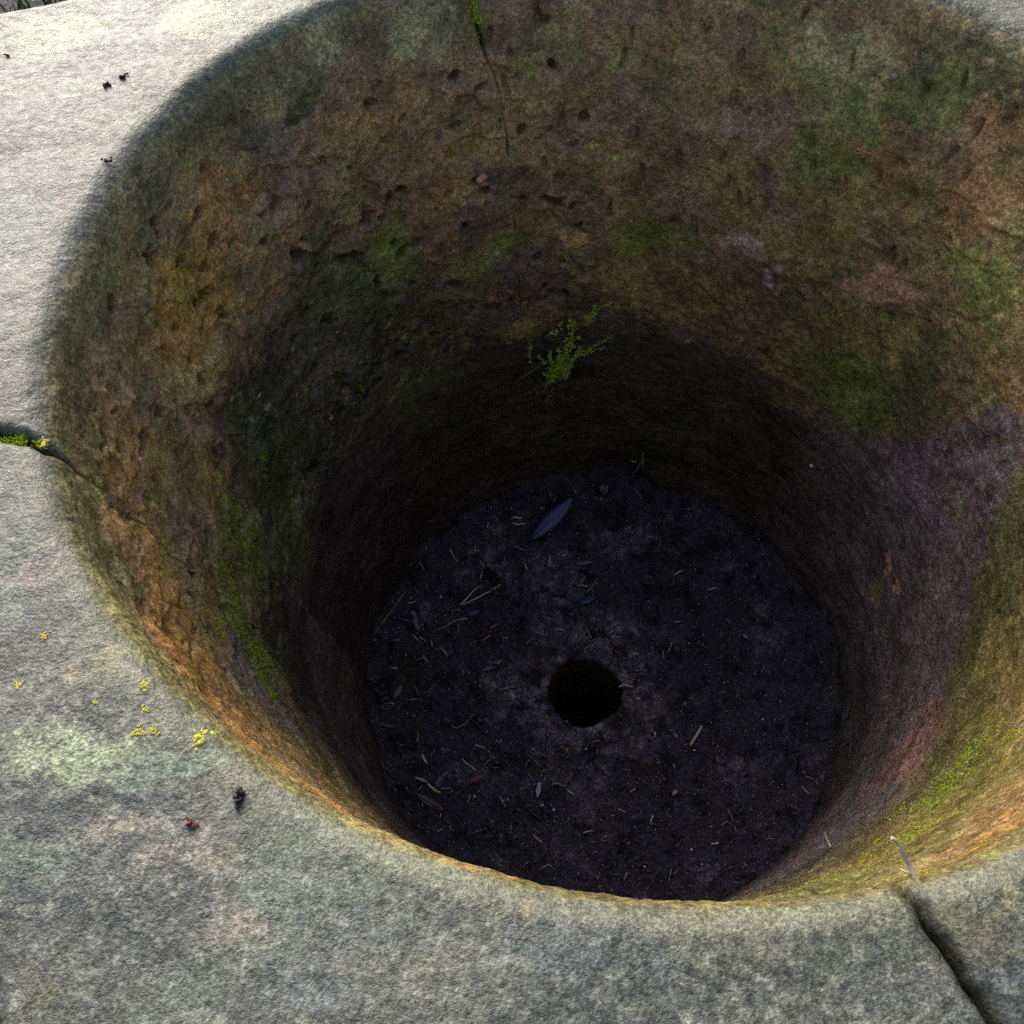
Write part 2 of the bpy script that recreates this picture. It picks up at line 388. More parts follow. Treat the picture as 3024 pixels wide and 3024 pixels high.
def wall_disp(P, th, z):
    lo = sst(-1.03, -1.09, z)
    ez = sst(.0, -.30, z)
    d = (.016 * fbm(P * 2.2, 3, .5, 300) + .007 * fbm(P * 7, 4, .55, 310)) * (.25 + .75 * ez)
    left = sst(75, 25, abs(angd(th, 172)))
    # rough hewn: facets and spalled ledges, strongest on the left
    f = fbm(P * np.array((4.5, 4.5, 6.5)), 3, .5, 320)
    d += (.14 + .7 * left) * .010 * (sst(-.06, .06, f) - .5) * (1 - .8 * lo) * ez
    f2 = fbm(P * np.array((9, 9, 12.)), 3, .5, 330)
    d += (.16 + .6 * left) * .0055 * (sst(-.05, .05, f2) - .5) * (1 - .7 * lo) * ez
    # ledges: the face steps back under an overhang
    sw = z * 6.5 + 1.6 * fbm(P * 2.6, 3, .5, 350) + .35 * fbm(P * 12, 3, .6, 355)
    sw = sw - np.floor(sw)
    msk = sst(.02, .35, fbm(P * 3.6, 3, .5, 360)) * (.35 + .65 * left) * ez * (1 - lo)
    d += .026 * msk * np.where(sw < .86, .5 - sw / .86, (sw - .86) / .14 - .5)
    # oblique tool strokes
    sx = np.stack([th * .0175 * 26 + z * 10, z * 34 - th * .0175 * 12, P[:, 2] * 0 + 5], 1)
    d += .0014 * perlin(sx) * (1 - .5 * lo) * (.3 + .7 * ez)
    sy = np.stack([th * .0175 * 9 + z * 4, z * 62 - th * .0175 * 34, P[:, 2] * 0 + 9], 1)
    d += .0013 * perlin(sy) * (.4 + .6 * lo) * (.3 + .7 * ez)
    d -= .0040 * sst(.42, .62, perlin(np.stack([th * .0175 * 16 + z * 5, z * 20 - th * .0175 * 14, P[:, 2] * 0 + 31], 1))) * (1 - lo) * ez
    d += .0026 * fbm(P * 38, 3, .65, 340) + .0008 * fbm(P * 95, 2, .6, 345) + .006 * fbm(P * np.array((3., 3., 16.)), 4, .55, 600) * lo
    for (a, zz, r, ar, dep, tl) in PITS:
        da = angd(th, a) * .0175 * .93
        sel = (np.abs(da) < .11) & (np.abs(z - zz) < .11)
        if not sel.any(): continue
        x = da[sel] + tl * (z[sel] - zz); y = (z[sel] - zz)
        q = x / (r * ar)
        yy = (y + .3 * r * np.sin(x / r * 1.3 + a)) / r
        hole = np.exp(-(q * q + yy * yy) ** 3)
        d[sel] -= dep * hole + .25 * r * np.exp(-q ** 2) * sst(1.2, .5, yy) * sst(-3.2, -.5, yy)
    return d

def top_disp(P):
    return .012 * fbm(P * 1.7, 3, .5, 400) + .0035 * fbm(P * 9, 3, .5, 410) + .0008 * fbm(P * 45, 3, .6, 420)

def wall_r(z):
    return 1.0 - .162 * (-(z + .05))

def ring_r(z):                                   # lower course, eases into the floor
    return 1.0 - .162 * (-(z + .05)) 

# ------------------------------------------------------------------ the three rim blocks
SQ = 1.235
def outer_r(th):
    t = rad(20)
    best = np.full_like(th, 1e9)
    for k in range(4):
        n = t + k * math.pi / 2
        c = np.cos(np.radians(th) - n)
        best = np.minimum(best, np.where(c > .05, (1.187 if k == 2 else SQ) / np.maximum(c, .05), 1e9))
    return best

ZB = -1.078
LIP = .055
def profile_samples(res):
    out = []
    for t in np.linspace(0, 1, 10): out.append(('o', t))
    for t in np.linspace(0, 1, 9)[1:]: out.append(('e', t))
    for t in np.linspace(0, 1, int(150 * res))[1:]: out.append(('t', t))
    for t in np.linspace(0, 1, int(46 * res))[1:]: out.append(('l', t))
    for t in np.linspace(0, 1, int(330 * res))[1:]: out.append(('w', t))
    for t in np.linspace(0, 1, 7)[1:]: out.append(('b', t))
    return out

def make_block(jA, jB, gA, gB, nth, res=1.0, sidek=(0, 1)):
    """jA, jB: (rtop->theta) joint curves sampled along the profile; gA, gB half gaps"""
    prof = profile_samples(res)
    ns = len(prof)
    kind = np.array([k for k, _ in prof]); tt = np.array([t for _, t in prof])
    # joint angle per profile sample: as a function of an outward/down coordinate q (q>0 outward on top, q<0 down the wall)
    q = np.zeros(ns)
    q[kind == 'o'] = .5; q[kind == 'e'] = .45
    q[kind == 't'] = .4 * (1 - tt[kind == 't']) + LIP
    q[kind == 'l'] = LIP * (1 - 2 * tt[kind == 'l'])
    q[kind == 'w'] = -LIP + (ZB + LIP) * tt[kind == 'w']
    q[kind == 'b'] = ZB
    thA = np.interp(q, jA[0], jA[1]); thB = np.interp(q, jB[0], jB[1])
    wob = .5 * perlin(np.stack([q * 14, q * 0 + 3.3, q * 0 + jA[1][0]], 1)); wob2 = .5 * perlin(np.stack([q * 14, q * 0 + 3.3, q * 0 + jB[1][0]], 1))
    thA = thA + wob; thB = thB + wob2
    rr = np.where(q > 0, 1.05 + q, 1.0)
    thA = thA + np.degrees(np.interp(q, gA[0], gA[1]) / rr)
    thB = thB - np.degrees(np.interp(q, gB[0], gB[1]) / rr)
    u = np.linspace(0, 1, nth)
    ue = np.concatenate([np.linspace(0, .03, 26)[:-1], .03 + .94 * u, np.linspace(.97, 1, 26)[1:]])
    nu = len(ue)
    TH = thA[None] + (thB - thA)[None] * ue[:, None]            # nu x ns
    Ro = outer_r(TH)
    Q = np.broadcast_to(q, TH.shape); T = np.broadcast_to(tt, TH.shape); K = np.broadcast_to(kind, TH.shape)
    R = np.zeros_like(TH); Z = np.zeros_like(TH); NR = np.zeros_like(TH); NZ = np.zeros_like(TH)
    er = .03
    m = K == 'o'; R[m] = Ro[m]; Z[m] = (-.55 + (.55 - er) * T[m]); NR[m] = 1
    m = K == 'e'; a = T[m] * math.pi / 2; R[m] = Ro[m] - er + er * np.cos(a); Z[m] = -er + er * np.sin(a); NR[m] = np.cos(a); NZ[m] = np.sin(a)
    m = K == 't'; R[m] = Ro[m] - er + (1 + LIP - Ro[m] + er) * T[m]; NZ[m] = 1
    m = K == 'l'; a = math.pi / 2 + T[m] * (math.pi / 2 - .16); R[m] = 1 + LIP + LIP * np.cos(a); Z[m] = -LIP + LIP * np.sin(a); NR[m] = np.cos(a); NZ[m] = np.sin(a)
    zl = -LIP + LIP * math.sin(math.pi - .16); rl = 1 + LIP + LIP * math.cos(math.pi - .16)
    m = K == 'w'; Z[m] = zl + (ZB - zl) * T[m]; R[m] = rl + (wall_r(ZB) - rl) * T[m]; NR[m] = -.987; NZ[m] = .16
    m = K == 'b'; a = T[m]; R[m] = wall_r(ZB) + .06 * a; Z[m] = ZB - .005 * a; NR[m] = -(1 - a); NZ[m] = -a
    c, s = np.cos(np.radians(TH)), np.sin(np.radians(TH))
    P = np.stack([R * c, R * s, Z], -1).reshape(-1, 3)
    N = np.stack([NR * c, NR * s, NZ], -1).reshape(-1, 3)
    th = TH.ravel() % 360; z = Z.ravel(); k = K.ravel(); qq = Q.ravel()
    wf = sst(LIP * .9, -LIP * .9, np.where(np.isin(k, ('o', 'e', 't')), 1.0, qq))   # 0 top .. 1 wall
    D = np.zeros(len(P)); COL = np.zeros((len(P), 3))
    w = wf > 0; D[w] += wf[w] * wall_disp(P[w], th[w], np.minimum(z[w], -.02))
    w = wf < 1; D[w] += (1 - wf[w]) * top_disp(P[w])
    D *= np.where(k == 'b', 1 - T.ravel(), 1.0)
    # rounded arrises at the joints
    arcA = (np.radians(TH - thA[None]) * R); arcB = (np.radians(thB[None] - TH) * R)
    rhoA = np.interp(q, [-1.1, -.35, -.08, .0, .12, .5], [.004, .006, .018, .035, .03, .025])
    tj = np.interp(q, [-.62, -.38, -.2, 0.], [.02, .12, .25, .4])
    one = np.ones(ns)
    jl = np.interp(q, [-.5, -.05, .0], [.15, .32, .7]); jb = one * .55
    scA = (tj, jl, jb)[sidek[0]]; scB = (tj, jl, jb)[sidek[1]]
    for arc, sc in ((arcA, scA), (arcB, scB)):
        rho = (rhoA * sc)[None]
        e = np.clip(arc / rho, 0, 1)
        D -= (rho * (1 - np.sqrt(np.clip(1 - (1 - e) ** 2, 0, 1)))).ravel()
    edge = np.minimum(arcA / scA[None], arcB / scB[None]).ravel()
    # colours: the lip edge between top and wall is ragged
    cwx = fbm(P * 11, 4, .6, 500)
    cf = sst(.30, .72, wf + .28 * cwx)
    w = cf < 1; CT = np.zeros_like(COL); CT[w] = top_color(P[w])
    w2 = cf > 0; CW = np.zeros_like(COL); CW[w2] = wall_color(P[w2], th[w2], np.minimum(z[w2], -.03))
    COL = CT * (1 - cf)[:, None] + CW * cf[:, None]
    # green algae creeping over the lip onto the top
    lipg = sst(.16, .02, np.where(qq > 0, qq, 0) + .09 * cwx) * (wf < .6)
    COL = mix(COL, np.array((.135, .145, .078)), lipg * .55)
    # dirt in the joints
    dirt = sst(.035, .0, edge + .02 * cwx)
    COL = mix(COL, np.array((.045, .045, .030)), dirt * np.where(qq < -.02, .5, .75))
    V = P + N * D[:, None]
    idx = np.arange(nu * ns).reshape(nu, ns)
    quads = np.stack([idx[:-1, :-1].ravel(), idx[:-1, 1:].ravel(), idx[1:, 1:].ravel(), idx[1:, :-1].ravel()], 1)
    # orientation: theta x profile must face outwards
    tris = []
    V = list(V.reshape(nu, ns, 3)); Vf = np.concatenate(V, 0)
    extra = []; ecol = []
    for row, flip in ((0, 0), (nu - 1, 1)):
        cen = V[row].mean(0); cen = cen * np.array((1.06, 1.06, 1)); ci = nu * ns + len(extra)
        extra.append(cen); ecol.append((.04, .04, .03))
        for j in range(ns):
            a, b = idx[row, j], idx[row, (j + 1) % ns]
            tris.append((a, b, ci) if flip else (b, a, ci))
    b0 = idx[:, -1]; o0 = idx[:, 0]
    under = np.stack([b0[:-1], o0[:-1], o0[1:], b0[1:]], 1)
    Vf = np.concatenate([Vf, np.array(extra)], 0); COL = np.concatenate([COL, np.array(ecol)], 0)
    return Vf * S, np.concatenate([quads, under], 0), np.array(tris), COL

# joint curves: q -> theta (q outward on top, negative = depth on the wall)
J_LEFT = ([-1.1, -.6, -.38, -.29, -.2, -.11, -.03, .0, .03, .1, .5], [195.2, 195.8, 196.3, 196.7, 197.6, 198.0, 198.1, 197.8, 196.8, 195.9, 194.5])
J_TOP = ([-1.1, -.56, -.46, -.39, -.32, -.26, -.19, -.12, -.08, .0, .5], [104.2, 104.5, 104.5, 105.0, 105.2, 105.9, 107.3, 107.8, 108.2, 108.6, 109.5])
J_BR = ([-1.1, -.5, -.1, .0, .03, .06, .1, .15, .5], [280.6, 280.4, 280.4, 280.7, 281.1, 281.2, 281.4, 281.7, 283.0])
G_LEFT = ([-1.1, -.6, -.3, -.1, .0, .05, .1, .5], [.0001, .0002, .0004, .0008, .003, .006, .007, .007])
G_TOP = ([-1.1, -.62, -.5, -.4, -.2, -.05, .5], [.0, .0, .0002, .0004, .0008, .0015, .004])
G_BR = ([-1.1, -.3, -.05, .0, .05, .12, .5], [.0006, .001, .0015, .002, .0035, .0055, .007])
def shift(j, d): return (j[0], [x + d for x in j[1]])

V, q_, t_, c_ = make_block(J_TOP, J_LEFT, G_TOP, G_LEFT, 760, 1.25, sidek=(0, 1))
w_ = (V[:, 2] > -.012)
c_[w_] *= .92
tag(mesh_np('stone_block', V, q_, t_, MAT_BLOCK, c_), 'pale glaring rim stone with a broad bare top and a pitted brown inner face', 'stone block', 'carved stones forming the pit rim')
V, q_, t_, c_ = make_block(J_LEFT, J_BR, G_LEFT, G_BR, 560, sidek=(1, 2))
tag(mesh_np('stone_block', V, q_, t_, MAT_BLOCK, c_), 'grey front rim stone spotted with yellow lichen and a pale green crust', 'stone block', 'carved stones forming the pit rim')
V, q_, t_, c_ = make_block(shift(J_BR, 0), shift(J_TOP, 360), G_BR, G_TOP, 1000, sidek=(2, 0))
tag(mesh_np('stone_block', V, q_, t_, MAT_BLOCK, c_), 'long curved rim stone forming the back and right of the pit, brown and olive inside', 'stone block', 'carved stones forming the pit rim')

# ------------------------------------------------------------------ lower course
ZF = -1.79
def make_ring():
    nu, ns = 1300, 270
    th = np.linspace(0, 360, nu, endpoint=False)
    t = np.linspace(0, 1, ns)
    z = -1.0795 + (ZF - .06 + 1.0795) * t
    r = ring_r(z)
    lead = 8                                       # bed face on top
    zl = np.full(lead, -1.0795); rl = np.linspace(ring_r(-1.082) + .09, ring_r(-1.082), lead, endpoint=False)
    z = np.concatenate([zl, z]); r = np.concatenate([rl, r]); ns += lead
    TH, Z = np.meshgrid(th, z, indexing='ij'); R = np.broadcast_to(r, TH.shape)
    P = np.stack([R * np.cos(np.radians(TH)), R * np.sin(np.radians(TH)), Z], -1).reshape(-1, 3)
    D = wall_disp(P, TH.ravel(), Z.ravel())
    fade = np.broadcast_to(np.concatenate([np.zeros(lead), np.clip(t * 30, 0, 1)]), TH.shape).ravel()
    D -= .016 * sst(.05, .0, t[np.clip(np.arange(ns) - lead, 0, None)])[None].repeat(nu, 0).ravel() * 0
    # a broken arris on the near right edge and a hollow at the back foot
    for (a, zz, ra, rz, dep) in ((298, -1.09, 5, .035, .05), (304, -1.10, 4, .03, .045), (311, -1.1, 3, .03, .03), (206, -1.09, 4, .025, .035), (84, -1.68, 6, .09, .05), (78, -1.70, 4, .06, .05)):
        q = (angd(TH.ravel(), a) / ra) ** 2 + ((Z.ravel() - zz) / rz) ** 2
        D -= dep * np.exp(-q * 1.2)
    N = np.stack([-np.cos(np.radians(TH)), -np.sin(np.radians(TH)), 0 * TH + .16], -1).reshape(-1, 3)
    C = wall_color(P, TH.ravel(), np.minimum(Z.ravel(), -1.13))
    C = mix(C, np.array((.16, .062, .028)), np.exp(-((angd(TH.ravel(), 302) / 7) ** 2 + ((Z.ravel() + 1.105) / .03) ** 2)) * .8)
    D = D * np.broadcast_to(np.concatenate([np.linspace(0, 1, lead), np.ones(ns - lead)]), TH.shape).ravel()
    V = P + N * D[:, None]
    inner = nu * ns
    idx = np.arange(nu * ns).reshape(nu, ns); idn = np.roll(idx, -1, 0)
    q = np.stack([idx[:, :-1].ravel(), idx[:, 1:].ravel(), idn[:, 1:].ravel(), idn[:, :-1].ravel()], 1)
    # outer face of the course
    cs = np.stack([np.cos(np.radians(th)), np.sin(np.radians(th))], 1)
    o1 = np.concatenate([cs * 1.0, np.full((nu, 1), -1.082)], 1); o2 = np.concatenate([cs * 1.0, np.full((nu, 1), ZF - .06)], 1)
    V = np.concatenate([V, o1, o2]); C = np.concatenate([C, np.full((2 * nu, 3), .04)])
    i1 = inner + np.arange(nu); i2 = i1 + nu; j1 = np.roll(i1, -1); j2 = np.roll(i2, -1)
    q = np.concatenate([q, np.stack([i1, idx[:, 0], idn[:, 0], j1], 1), np.stack([i2, i1, j1, j2], 1), np.stack([idx[:, -1], i2, j2, idn[:, -1]], 1)])
    return V * S, q, C
V, q_, c_ = make_ring()
tag(mesh_np('stone_ring', V, q_, None, MAT_LOW, c_), 'dark purplish lower stone course round the bottom of the pit, below the rim stones', 'stone ring')

# ------------------------------------------------------------------ floor with its drain hole
HX, HY, HR = -.0488, -.0216, .115
def floor_disp(P):
    d = .022 * fbm(P * 3, 3, .5, 700) + .020 * fbm(P * 10, 4, .6, 710) + .012 * fbm(P * 34, 3, .6, 720) + .0045 * fbm(P * 90, 2, .6, 735)
    rc = np.hypot(P[:, 0], P[:, 1])
    d += .10 * sst(.56, .76, rc + .13 * fbm(P * 5, 4, .6, 730))          # soil banked against the wall
    return d
def floor_color(P):
    n = len(P)
    w = fbm(P * 5, 4, .6, 800)
    C = np.tile(np.array((.062, .055, .074)), (n, 1))
    bare = .7 * sst(.05, .4, fbm(P * 4.2, 5, .6, 810) - .3 * floor_disp(P) * 20)
    rc = np.hypot(P[:, 0] - HX, P[:, 1] - HY)
    bare = np.clip(bare * .8 + .9 * sst(.34, .12, rc + .12 * w) * sst(-.35, .1, fbm(P * 9, 3, .6, 820)) + .8 * np.exp(-(((P[:, 0] + .13) / .09) ** 2 + ((P[:, 1] - .40) / .12) ** 2) ** 2) + .7 * np.exp(-(((P[:, 0] - .02) / .09) ** 2 + ((P[:, 1] - .2) / .06) ** 2) ** 2), 0, 1)
    C = mix(C, np.array((.34, .295, .345)), bare * (.25 + .75 * sst(-.15, .3, fbm(P * 24, 4, .7, 830))))
    C = mix(C, np.array((.014, .012, .015)), sst(-.05, .35, fbm(P * 14, 5, .7, 840)) * .85)
    C = mix(C, np.array((.045, .036, .022)), sst(.15, .5, fbm(P * 6, 3, .6, 850)) * .6)
    return C * (1 + .6 * fbm(P * 70, 3, .75, 860))[:, None].clip(.35, 2.0)
def make_floor():
    nu, nr = 900, 330
    th = np.linspace(0, 2 * math.pi, nu, endpoint=False)
    ns_ = 40
    shaft = np.linspace(1, 0, ns_, endpoint=False)             # from the bottom up
    hr = HR * (1 + .10 * perlin(np.stack([np.cos(th) * 1.6, np.sin(th) * 1.6, th * 0 + 2.2], 1)) + .07 * perlin(np.stack([np.cos(th) * 5, np.sin(th) * 7, th * 0 + 9], 1)))
    rows = [(hr * .02, np.full(nu, ZF - .46)), (hr * .6, np.full(nu, ZF - .46))]
    for s_ in shaft: rows.append((hr * (1 - .04 * s_), np.full(nu, ZF - .012 - .44 * s_)))
    tt = np.linspace(0, 1, nr)
    # outer radius measured from the hole centre to the circle r=.80 about the pit axis
    c, s = np.cos(th), np.sin(th)
    b = HX * c + HY * s
    ro = -b + np.sqrt(b * b - (HX * HX + HY * HY - .80 ** 2))
    for t in tt:
        r = hr + (ro - hr) * t
        e = np.clip((r - hr) / .014, 0, 1)
        rows.append((r, ZF - .012 * (1 - np.sqrt(1 - (1 - e) ** 2))))
    R = np.stack([a for a, _ in rows], 1); Z = np.stack([z for _, z in rows], 1)
    P = np.stack([HX + R * c[:, None], HY + R * s[:, None], Z], -1).reshape(-1, 3)
    n = R.shape[1]
    isf = np.broadcast_to(np.arange(n) >= 2 + ns_, (nu, n)).ravel()
    P0 = P.copy(); P0[:, 2] = 0
    D = np.zeros(len(P)); D[isf] = floor_disp(P0[isf])
    fade = sst(0, .03, (R - hr[:, None])).ravel()
    D = np.where(isf, D * fade + (1 - fade) * .0, 0)
    V = P.copy(); V[:, 2] += D
    sh = ~isf; wob = .012 * fbm(P[sh] * 9, 3, .55, 870)
    V[sh, 0] += wob * np.repeat(c, n)[sh]; V[sh, 1] += wob * np.repeat(s, n)[sh]
    C = np.zeros((len(P), 3)); C[isf] = floor_color(P0[isf]); C[sh] = np.array((.05, .042, .032)) * (1 + .6 * fbm(P[sh] * 20, 3, .6, 880))[:, None]
    idx = np.arange(nu * n).reshape(nu, n); idn = np.roll(idx, -1, 0)
    q = np.stack([idx[:, :-1].ravel(), idx[:, 1:].ravel(), idn[:, 1:].ravel(), idn[:, :-1].ravel()], 1)[:, ::-1]
    return V * S, q, C
V, q_, c_ = make_floor()
tag(mesh_np('pit_floor', V, q_, None, MAT_SOIL, c_), 'black soil floor of the pit with a round drain hole', None, None, 'structure')

def floor_pt(x, y, lift=0.0):
    return Vector((x, y, ZF + float(floor_disp(np.array([[x, y, 0.]]))[0]) + lift)) * S
def top_pt(x, y, lift=0.0):
    return Vector((x, y, float(top_disp(np.array([[x, y, 0.]]))[0]) + lift)) * S
def wall_pt(th, z, lift=0.0):
    r = wall_r(z)
    P = np.array([[r * math.cos(rad(th)), r * math.sin(rad(th)), z]])
    d = float(wall_disp(P, np.array([th]), np.array([z]))[0]) + lift
    n = Vector((-math.cos(rad(th)) * .987, -math.sin(rad(th)) * .987, .16))
    return (Vector(P[0]) + n * d) * S, n

# ------------------------------------------------------------------ ground outside the stones
def make_ground():
    n = 200; th = np.linspace(0, 360, n, endpoint=False)
    rs = [0.97, 1.0, 1.1, 1.3, 1.7, 2.4, 4, 8, 20, 60]
    P = []
    ro = outer_r(th)
    for k, f in enumerate(rs):
        r = ro * f
        P.append(np.stack([r * np.cos(np.radians(th)), r * np.sin(np.radians(th)), np.full(n, -.30)], 1))
    P = np.stack(P, 1).reshape(-1, 3)
    P[:, 2] += .04 * fbm(P * 2.5, 3, .5, 900)
    C = np.tile(np.array((.014, .012, .010)), (len(P), 1)) * (1 + .5 * fbm(P * 8, 3, .6, 910))[:, None]
    m = len(rs); idx = np.arange(n * m).reshape(n, m); idn = np.roll(idx, -1, 0)
    q = np.stack([idx[:, :-1].ravel(), idx[:, 1:].ravel(), idn[:, 1:].ravel(), idn[:, :-1].ravel()], 1)[:, ::-1]
    return P * S, q, C
V, q_, c_ = make_ground()
tag(mesh_np('ground', V, q_, None, MAT_SOIL, c_), kind='structure')
MAT_GRASS = plain('grass blades', (.05, .085, .02), .5, .5, 60)
gb = MB()
for k in range(900):
    t = random.uniform(0, 1)
    th = random.uniform(112, 172)
    r = float(outer_r(np.array([th]))[0]) + abs(random.gauss(.03, .1)) + .02
    p = Vector((r * math.cos(rad(th)), r * math.sin(rad(th)), -.30)) * S
    d = Vector((random.gauss(0, .45), random.gauss(.15, .45), 1)).normalized()
    gb.blade(p, d, (random.gauss(0, 1), random.gauss(0, 1), .2), random.uniform(.05, .16), random.uniform(.003, .006), .1, random.uniform(-.3, .3), 5)
tag(gb.build('grass', MAT_GRASS), 'dark grass beyond the outer edge of the rim stones', None, None, 'stuff')

# ------------------------------------------------------------------ moss
MAT_MOSS = plain('bright moss', (.26, .42, .015), .6, .4, 500, hue=(.58, .72, .03))
MOSS = [(107.69,-.0996),(103.28,-.2292),(100.88,-.2519),(94.45,-.3227),(100.44,-.2776),(109.73,-.2962),(108.91,-.4127),(112.09,-.4296),(113.14,-.4199),(90.42,-.5434),(96.3,-.5453),(83.61,-.5726),(87.51,-.6588),(84.6,-.7153),(81.49,-.7339),(78.94,-.7516),(81.83,-.7776),(87.28,-.8026),(65.06,-.2169),(60.26,-.2441),(58.23,-.2222),(68.98,-.6197),(64.59,-.6415),(68.44,-.8086),(66.58,-.7132),(59.13,-.8274),(121.68,-.6711),(127.53,-.5717),(127.42,-.6455),(175.42,-.6105),(178.98,-.7064),(189.46,-.5196),(195.42,-.4006),(189.59,-.6503),(190.02,-.7022),(193.12,-.7098),(195.09,-.7356),(202.66,-.5707),(206.99,-.4882),(319.48,-.7843),(317.25,-.7941),(313.39,-.7883),(311.87,-.7755),(308.5,-.8109),(307.99,-.9098),(301.55,-.5936),(300.14,-.6396),(300.07,-.7912),(295.91,-.7304),(298.52,-.6827),(288.33,-.6596),(287.96,-.7217),(297.05,-.5807),(316.71,-.5979),(109.59,-.791),(108.51,-.8302),(48.99,-.3221),(61.98,-.4453),(52.87,-.4105),(205.44,-.746),(206.6,-.7677),(207.84,-.7875),(197.9,-.13),(197.6,-.17),(196.6,-.32),(196.3,-.40),(107.9,-.12),(107.5,-.17)]
def moss_sprig(mb, p, n, L):
    for k in range(3):
        d = (Vector(n) + Vector((random.gauss(0, .6), random.gauss(0, .6), random.gauss(.25, .5)))).normalized()
        mb.blade(p, d, (random.gauss(0, 1), random.gauss(0, 1), random.gauss(0, 1)), L * random.uniform(.6, 1.2), L * random.uniform(.35, .6), .1, .2, 3, th=.0003)
pts = []
rm = random.Random(21)
for (a, z) in MOSS:
    big = rm.random()
    for k in range(int(8 + 40 * big * big)):
        pts.append((a + rm.gauss(0, .55 + .5 * big), z + rm.gauss(0, .010 + .010 * big), rm.uniform(.0013, .0028)))
for (a, z, sa, sz, n_) in ((201.1, -.80, 1.6, .06, 420), (196, -.67, 2.5, .05, 130), (207, -.77, 2, .04, 120), (183, -.84, 3, .06, 120), (83, -.74, 4, .04, 260), (78, -.60, 9, .08, 90), (110, -.75, 5, .05, 60), (182, -.72, 4, .07, 90), (312, -.76, 5, .05, 220), (300, -.62, 6, .06, 110), (190, -.68, 4, .06, 60), (288, -.55, 5, .1, 60), (127, -.62, 3, .06, 30), (52, -.38, 4, .08, 30)):
    for k in range(n_): pts.append((rm.gauss(a, sa), rm.gauss(z, sz), rm.uniform(.001, .0026)))
TH = np.array([p[0] for p in pts]); ZZ = np.array([p[1] for p in pts]); RR = wall_r(ZZ)
PP = np.stack([RR * np.cos(np.radians(TH)), RR * np.sin(np.radians(TH)), ZZ], 1)
DD = wall_disp(PP, TH % 360, ZZ)
mm = MB()
for (a, z, L), P, d in zip(pts, PP, DD):
    n = Vector((-math.cos(rad(a)), -math.sin(rad(a)), .16))
    moss_sprig(mm, (Vector(P) + n * float(d)) * S, n, L)
tag(mm.build('moss', MAT_MOSS), 'scattered specks and patches of bright green moss on the inner wall', None, None, 'stuff')
def tuft(line, n, L, label, spread=.0022):
    mb = MB(); base = Vector(line[0])
    for k in range(n):
        t = random.random(); i = min(int(t * (len(line) - 1)), len(line) - 2); f = t * (len(line) - 1) - i
        p = Vector(line[i]).lerp(Vector(line[i + 1]), f) + Vector((random.gauss(0, spread), random.gauss(0, spread), random.gauss(0, .001)))
        d = Vector((random.gauss(0, .5), random.gauss(0, .5), 1)).normalized()
        mb.blade(p, d, (random.gauss(0, 1), random.gauss(0, 1), .3), L * random.uniform(.6, 1.2), L * .45, .15, .1, 4, th=.0003)
    tag(mb.build('moss_tuft', MAT_MOSS, loc=tuple(base)), label, 'moss')
tuft([top_pt(-1.06, -.299, -.02), top_pt(-1.0394, -.2965, -.02), top_pt(-1.004, -.296, -.02)], 240, .0065, 'long row of bright yellow green moss filling the joint between the two left rim stones')
tuft([top_pt(-.989, -.297, -.02), top_pt(-.977, -.300, -.02)], 40, .005, 'small bright moss tuft at the rounded corner of the left joint beside orange lichen')
p0, n0 = wall_pt(107.9, -.075, .002); p1, n1 = wall_pt(107.6, -.135, .002)
tuft([p0, p1], 110, .005, 'bright green moss strip in the top joint of the back wall', .0022)

# ------------------------------------------------------------------ lichen on the front stone (children of it)
front = bpy.data.objects['stone_block.001']
MAT_LICH = plain('yellow lichen', (.50, .47, .06), .8, .25, 400)
MAT_LICHO = plain('orange lichen', (.48, .34, .08), .8, .3, 400)
for i, (x, y, r) in enumerate([(-.8975, -.6337, .007), (-.6654, -.7857, .014), (-.7427, -.7471, .006), (-.7467, -.7769, .008), (-.7264, -.7763, .008), (-.7494, -.7138, .009), (-.9171, -.7058, .006), (-.9686, -.3068, .010), (-.81, -.735, .004), (.2027, -.985, .008)]):
    mb = MB(); rl = random.Random(i)
    for k in range(36):
        a = rl.uniform(0, 6.28); q = .85 * r * math.sqrt(rl.random()) * (1 + .5 * math.sin(3 * a + i))
        sx = .55 if i == 7 else 1
        mb.lump(top_pt(x + q * math.cos(a) * sx, y + q * math.sin(a), .001), r * S * rl.uniform(.10, .22), (1, 1, .05), .4, 4, 7, seed=i * 50 + k)
    mb.build('lichen', MAT_LICHO if i in (7, 9) else MAT_LICH, front)

# ------------------------------------------------------------------ crumbs and the twig on the rim
MAT_DARKBIT = plain('dark crumb', (.035, .030, .034), .7, .4, 500)
MAT_RED = plain('red brown bud', (.17, .045, .03), .6, .4, 500)
def crumb(name, x, y, parts, mat, label, cat, group=None):
    mb = MB()
    rc = random.Random(int(abs(x) * 1e4))
    for (dx, dy, dz, r, sq) in parts:
        for k in range(5): mb.lump(top_pt(x + dx * .7 + rc.gauss(0, r * .32), y + dy * .7 + rc.gauss(0, r * .32), dz * .5 + rc.gauss(0, .0007)), r * S * rc.uniform(.2, .42), sq, .45)
    tag(mb.build(name, mat, loc=tuple(top_pt(x, y))), label, cat, group)
crumb('soil_crumb', -1.0328, .561, [(0, 0, .006, .010, (1, 1, .8)), (.014, .004, .004, .005, (1, 1, 1))], MAT_DARKBIT, 'dark soil crumb on the pale rim stone, left of the two lying together', 'crumb')
crumb('soil_crumb', -1.0018, .584, [(0, 0, .006, .009, (1, .8, .9)), (.006, .012, .005, .007, (1, 1, .8))], MAT_DARKBIT, 'dark soil crumb on the pale rim stone, right of the two lying together', 'crumb')
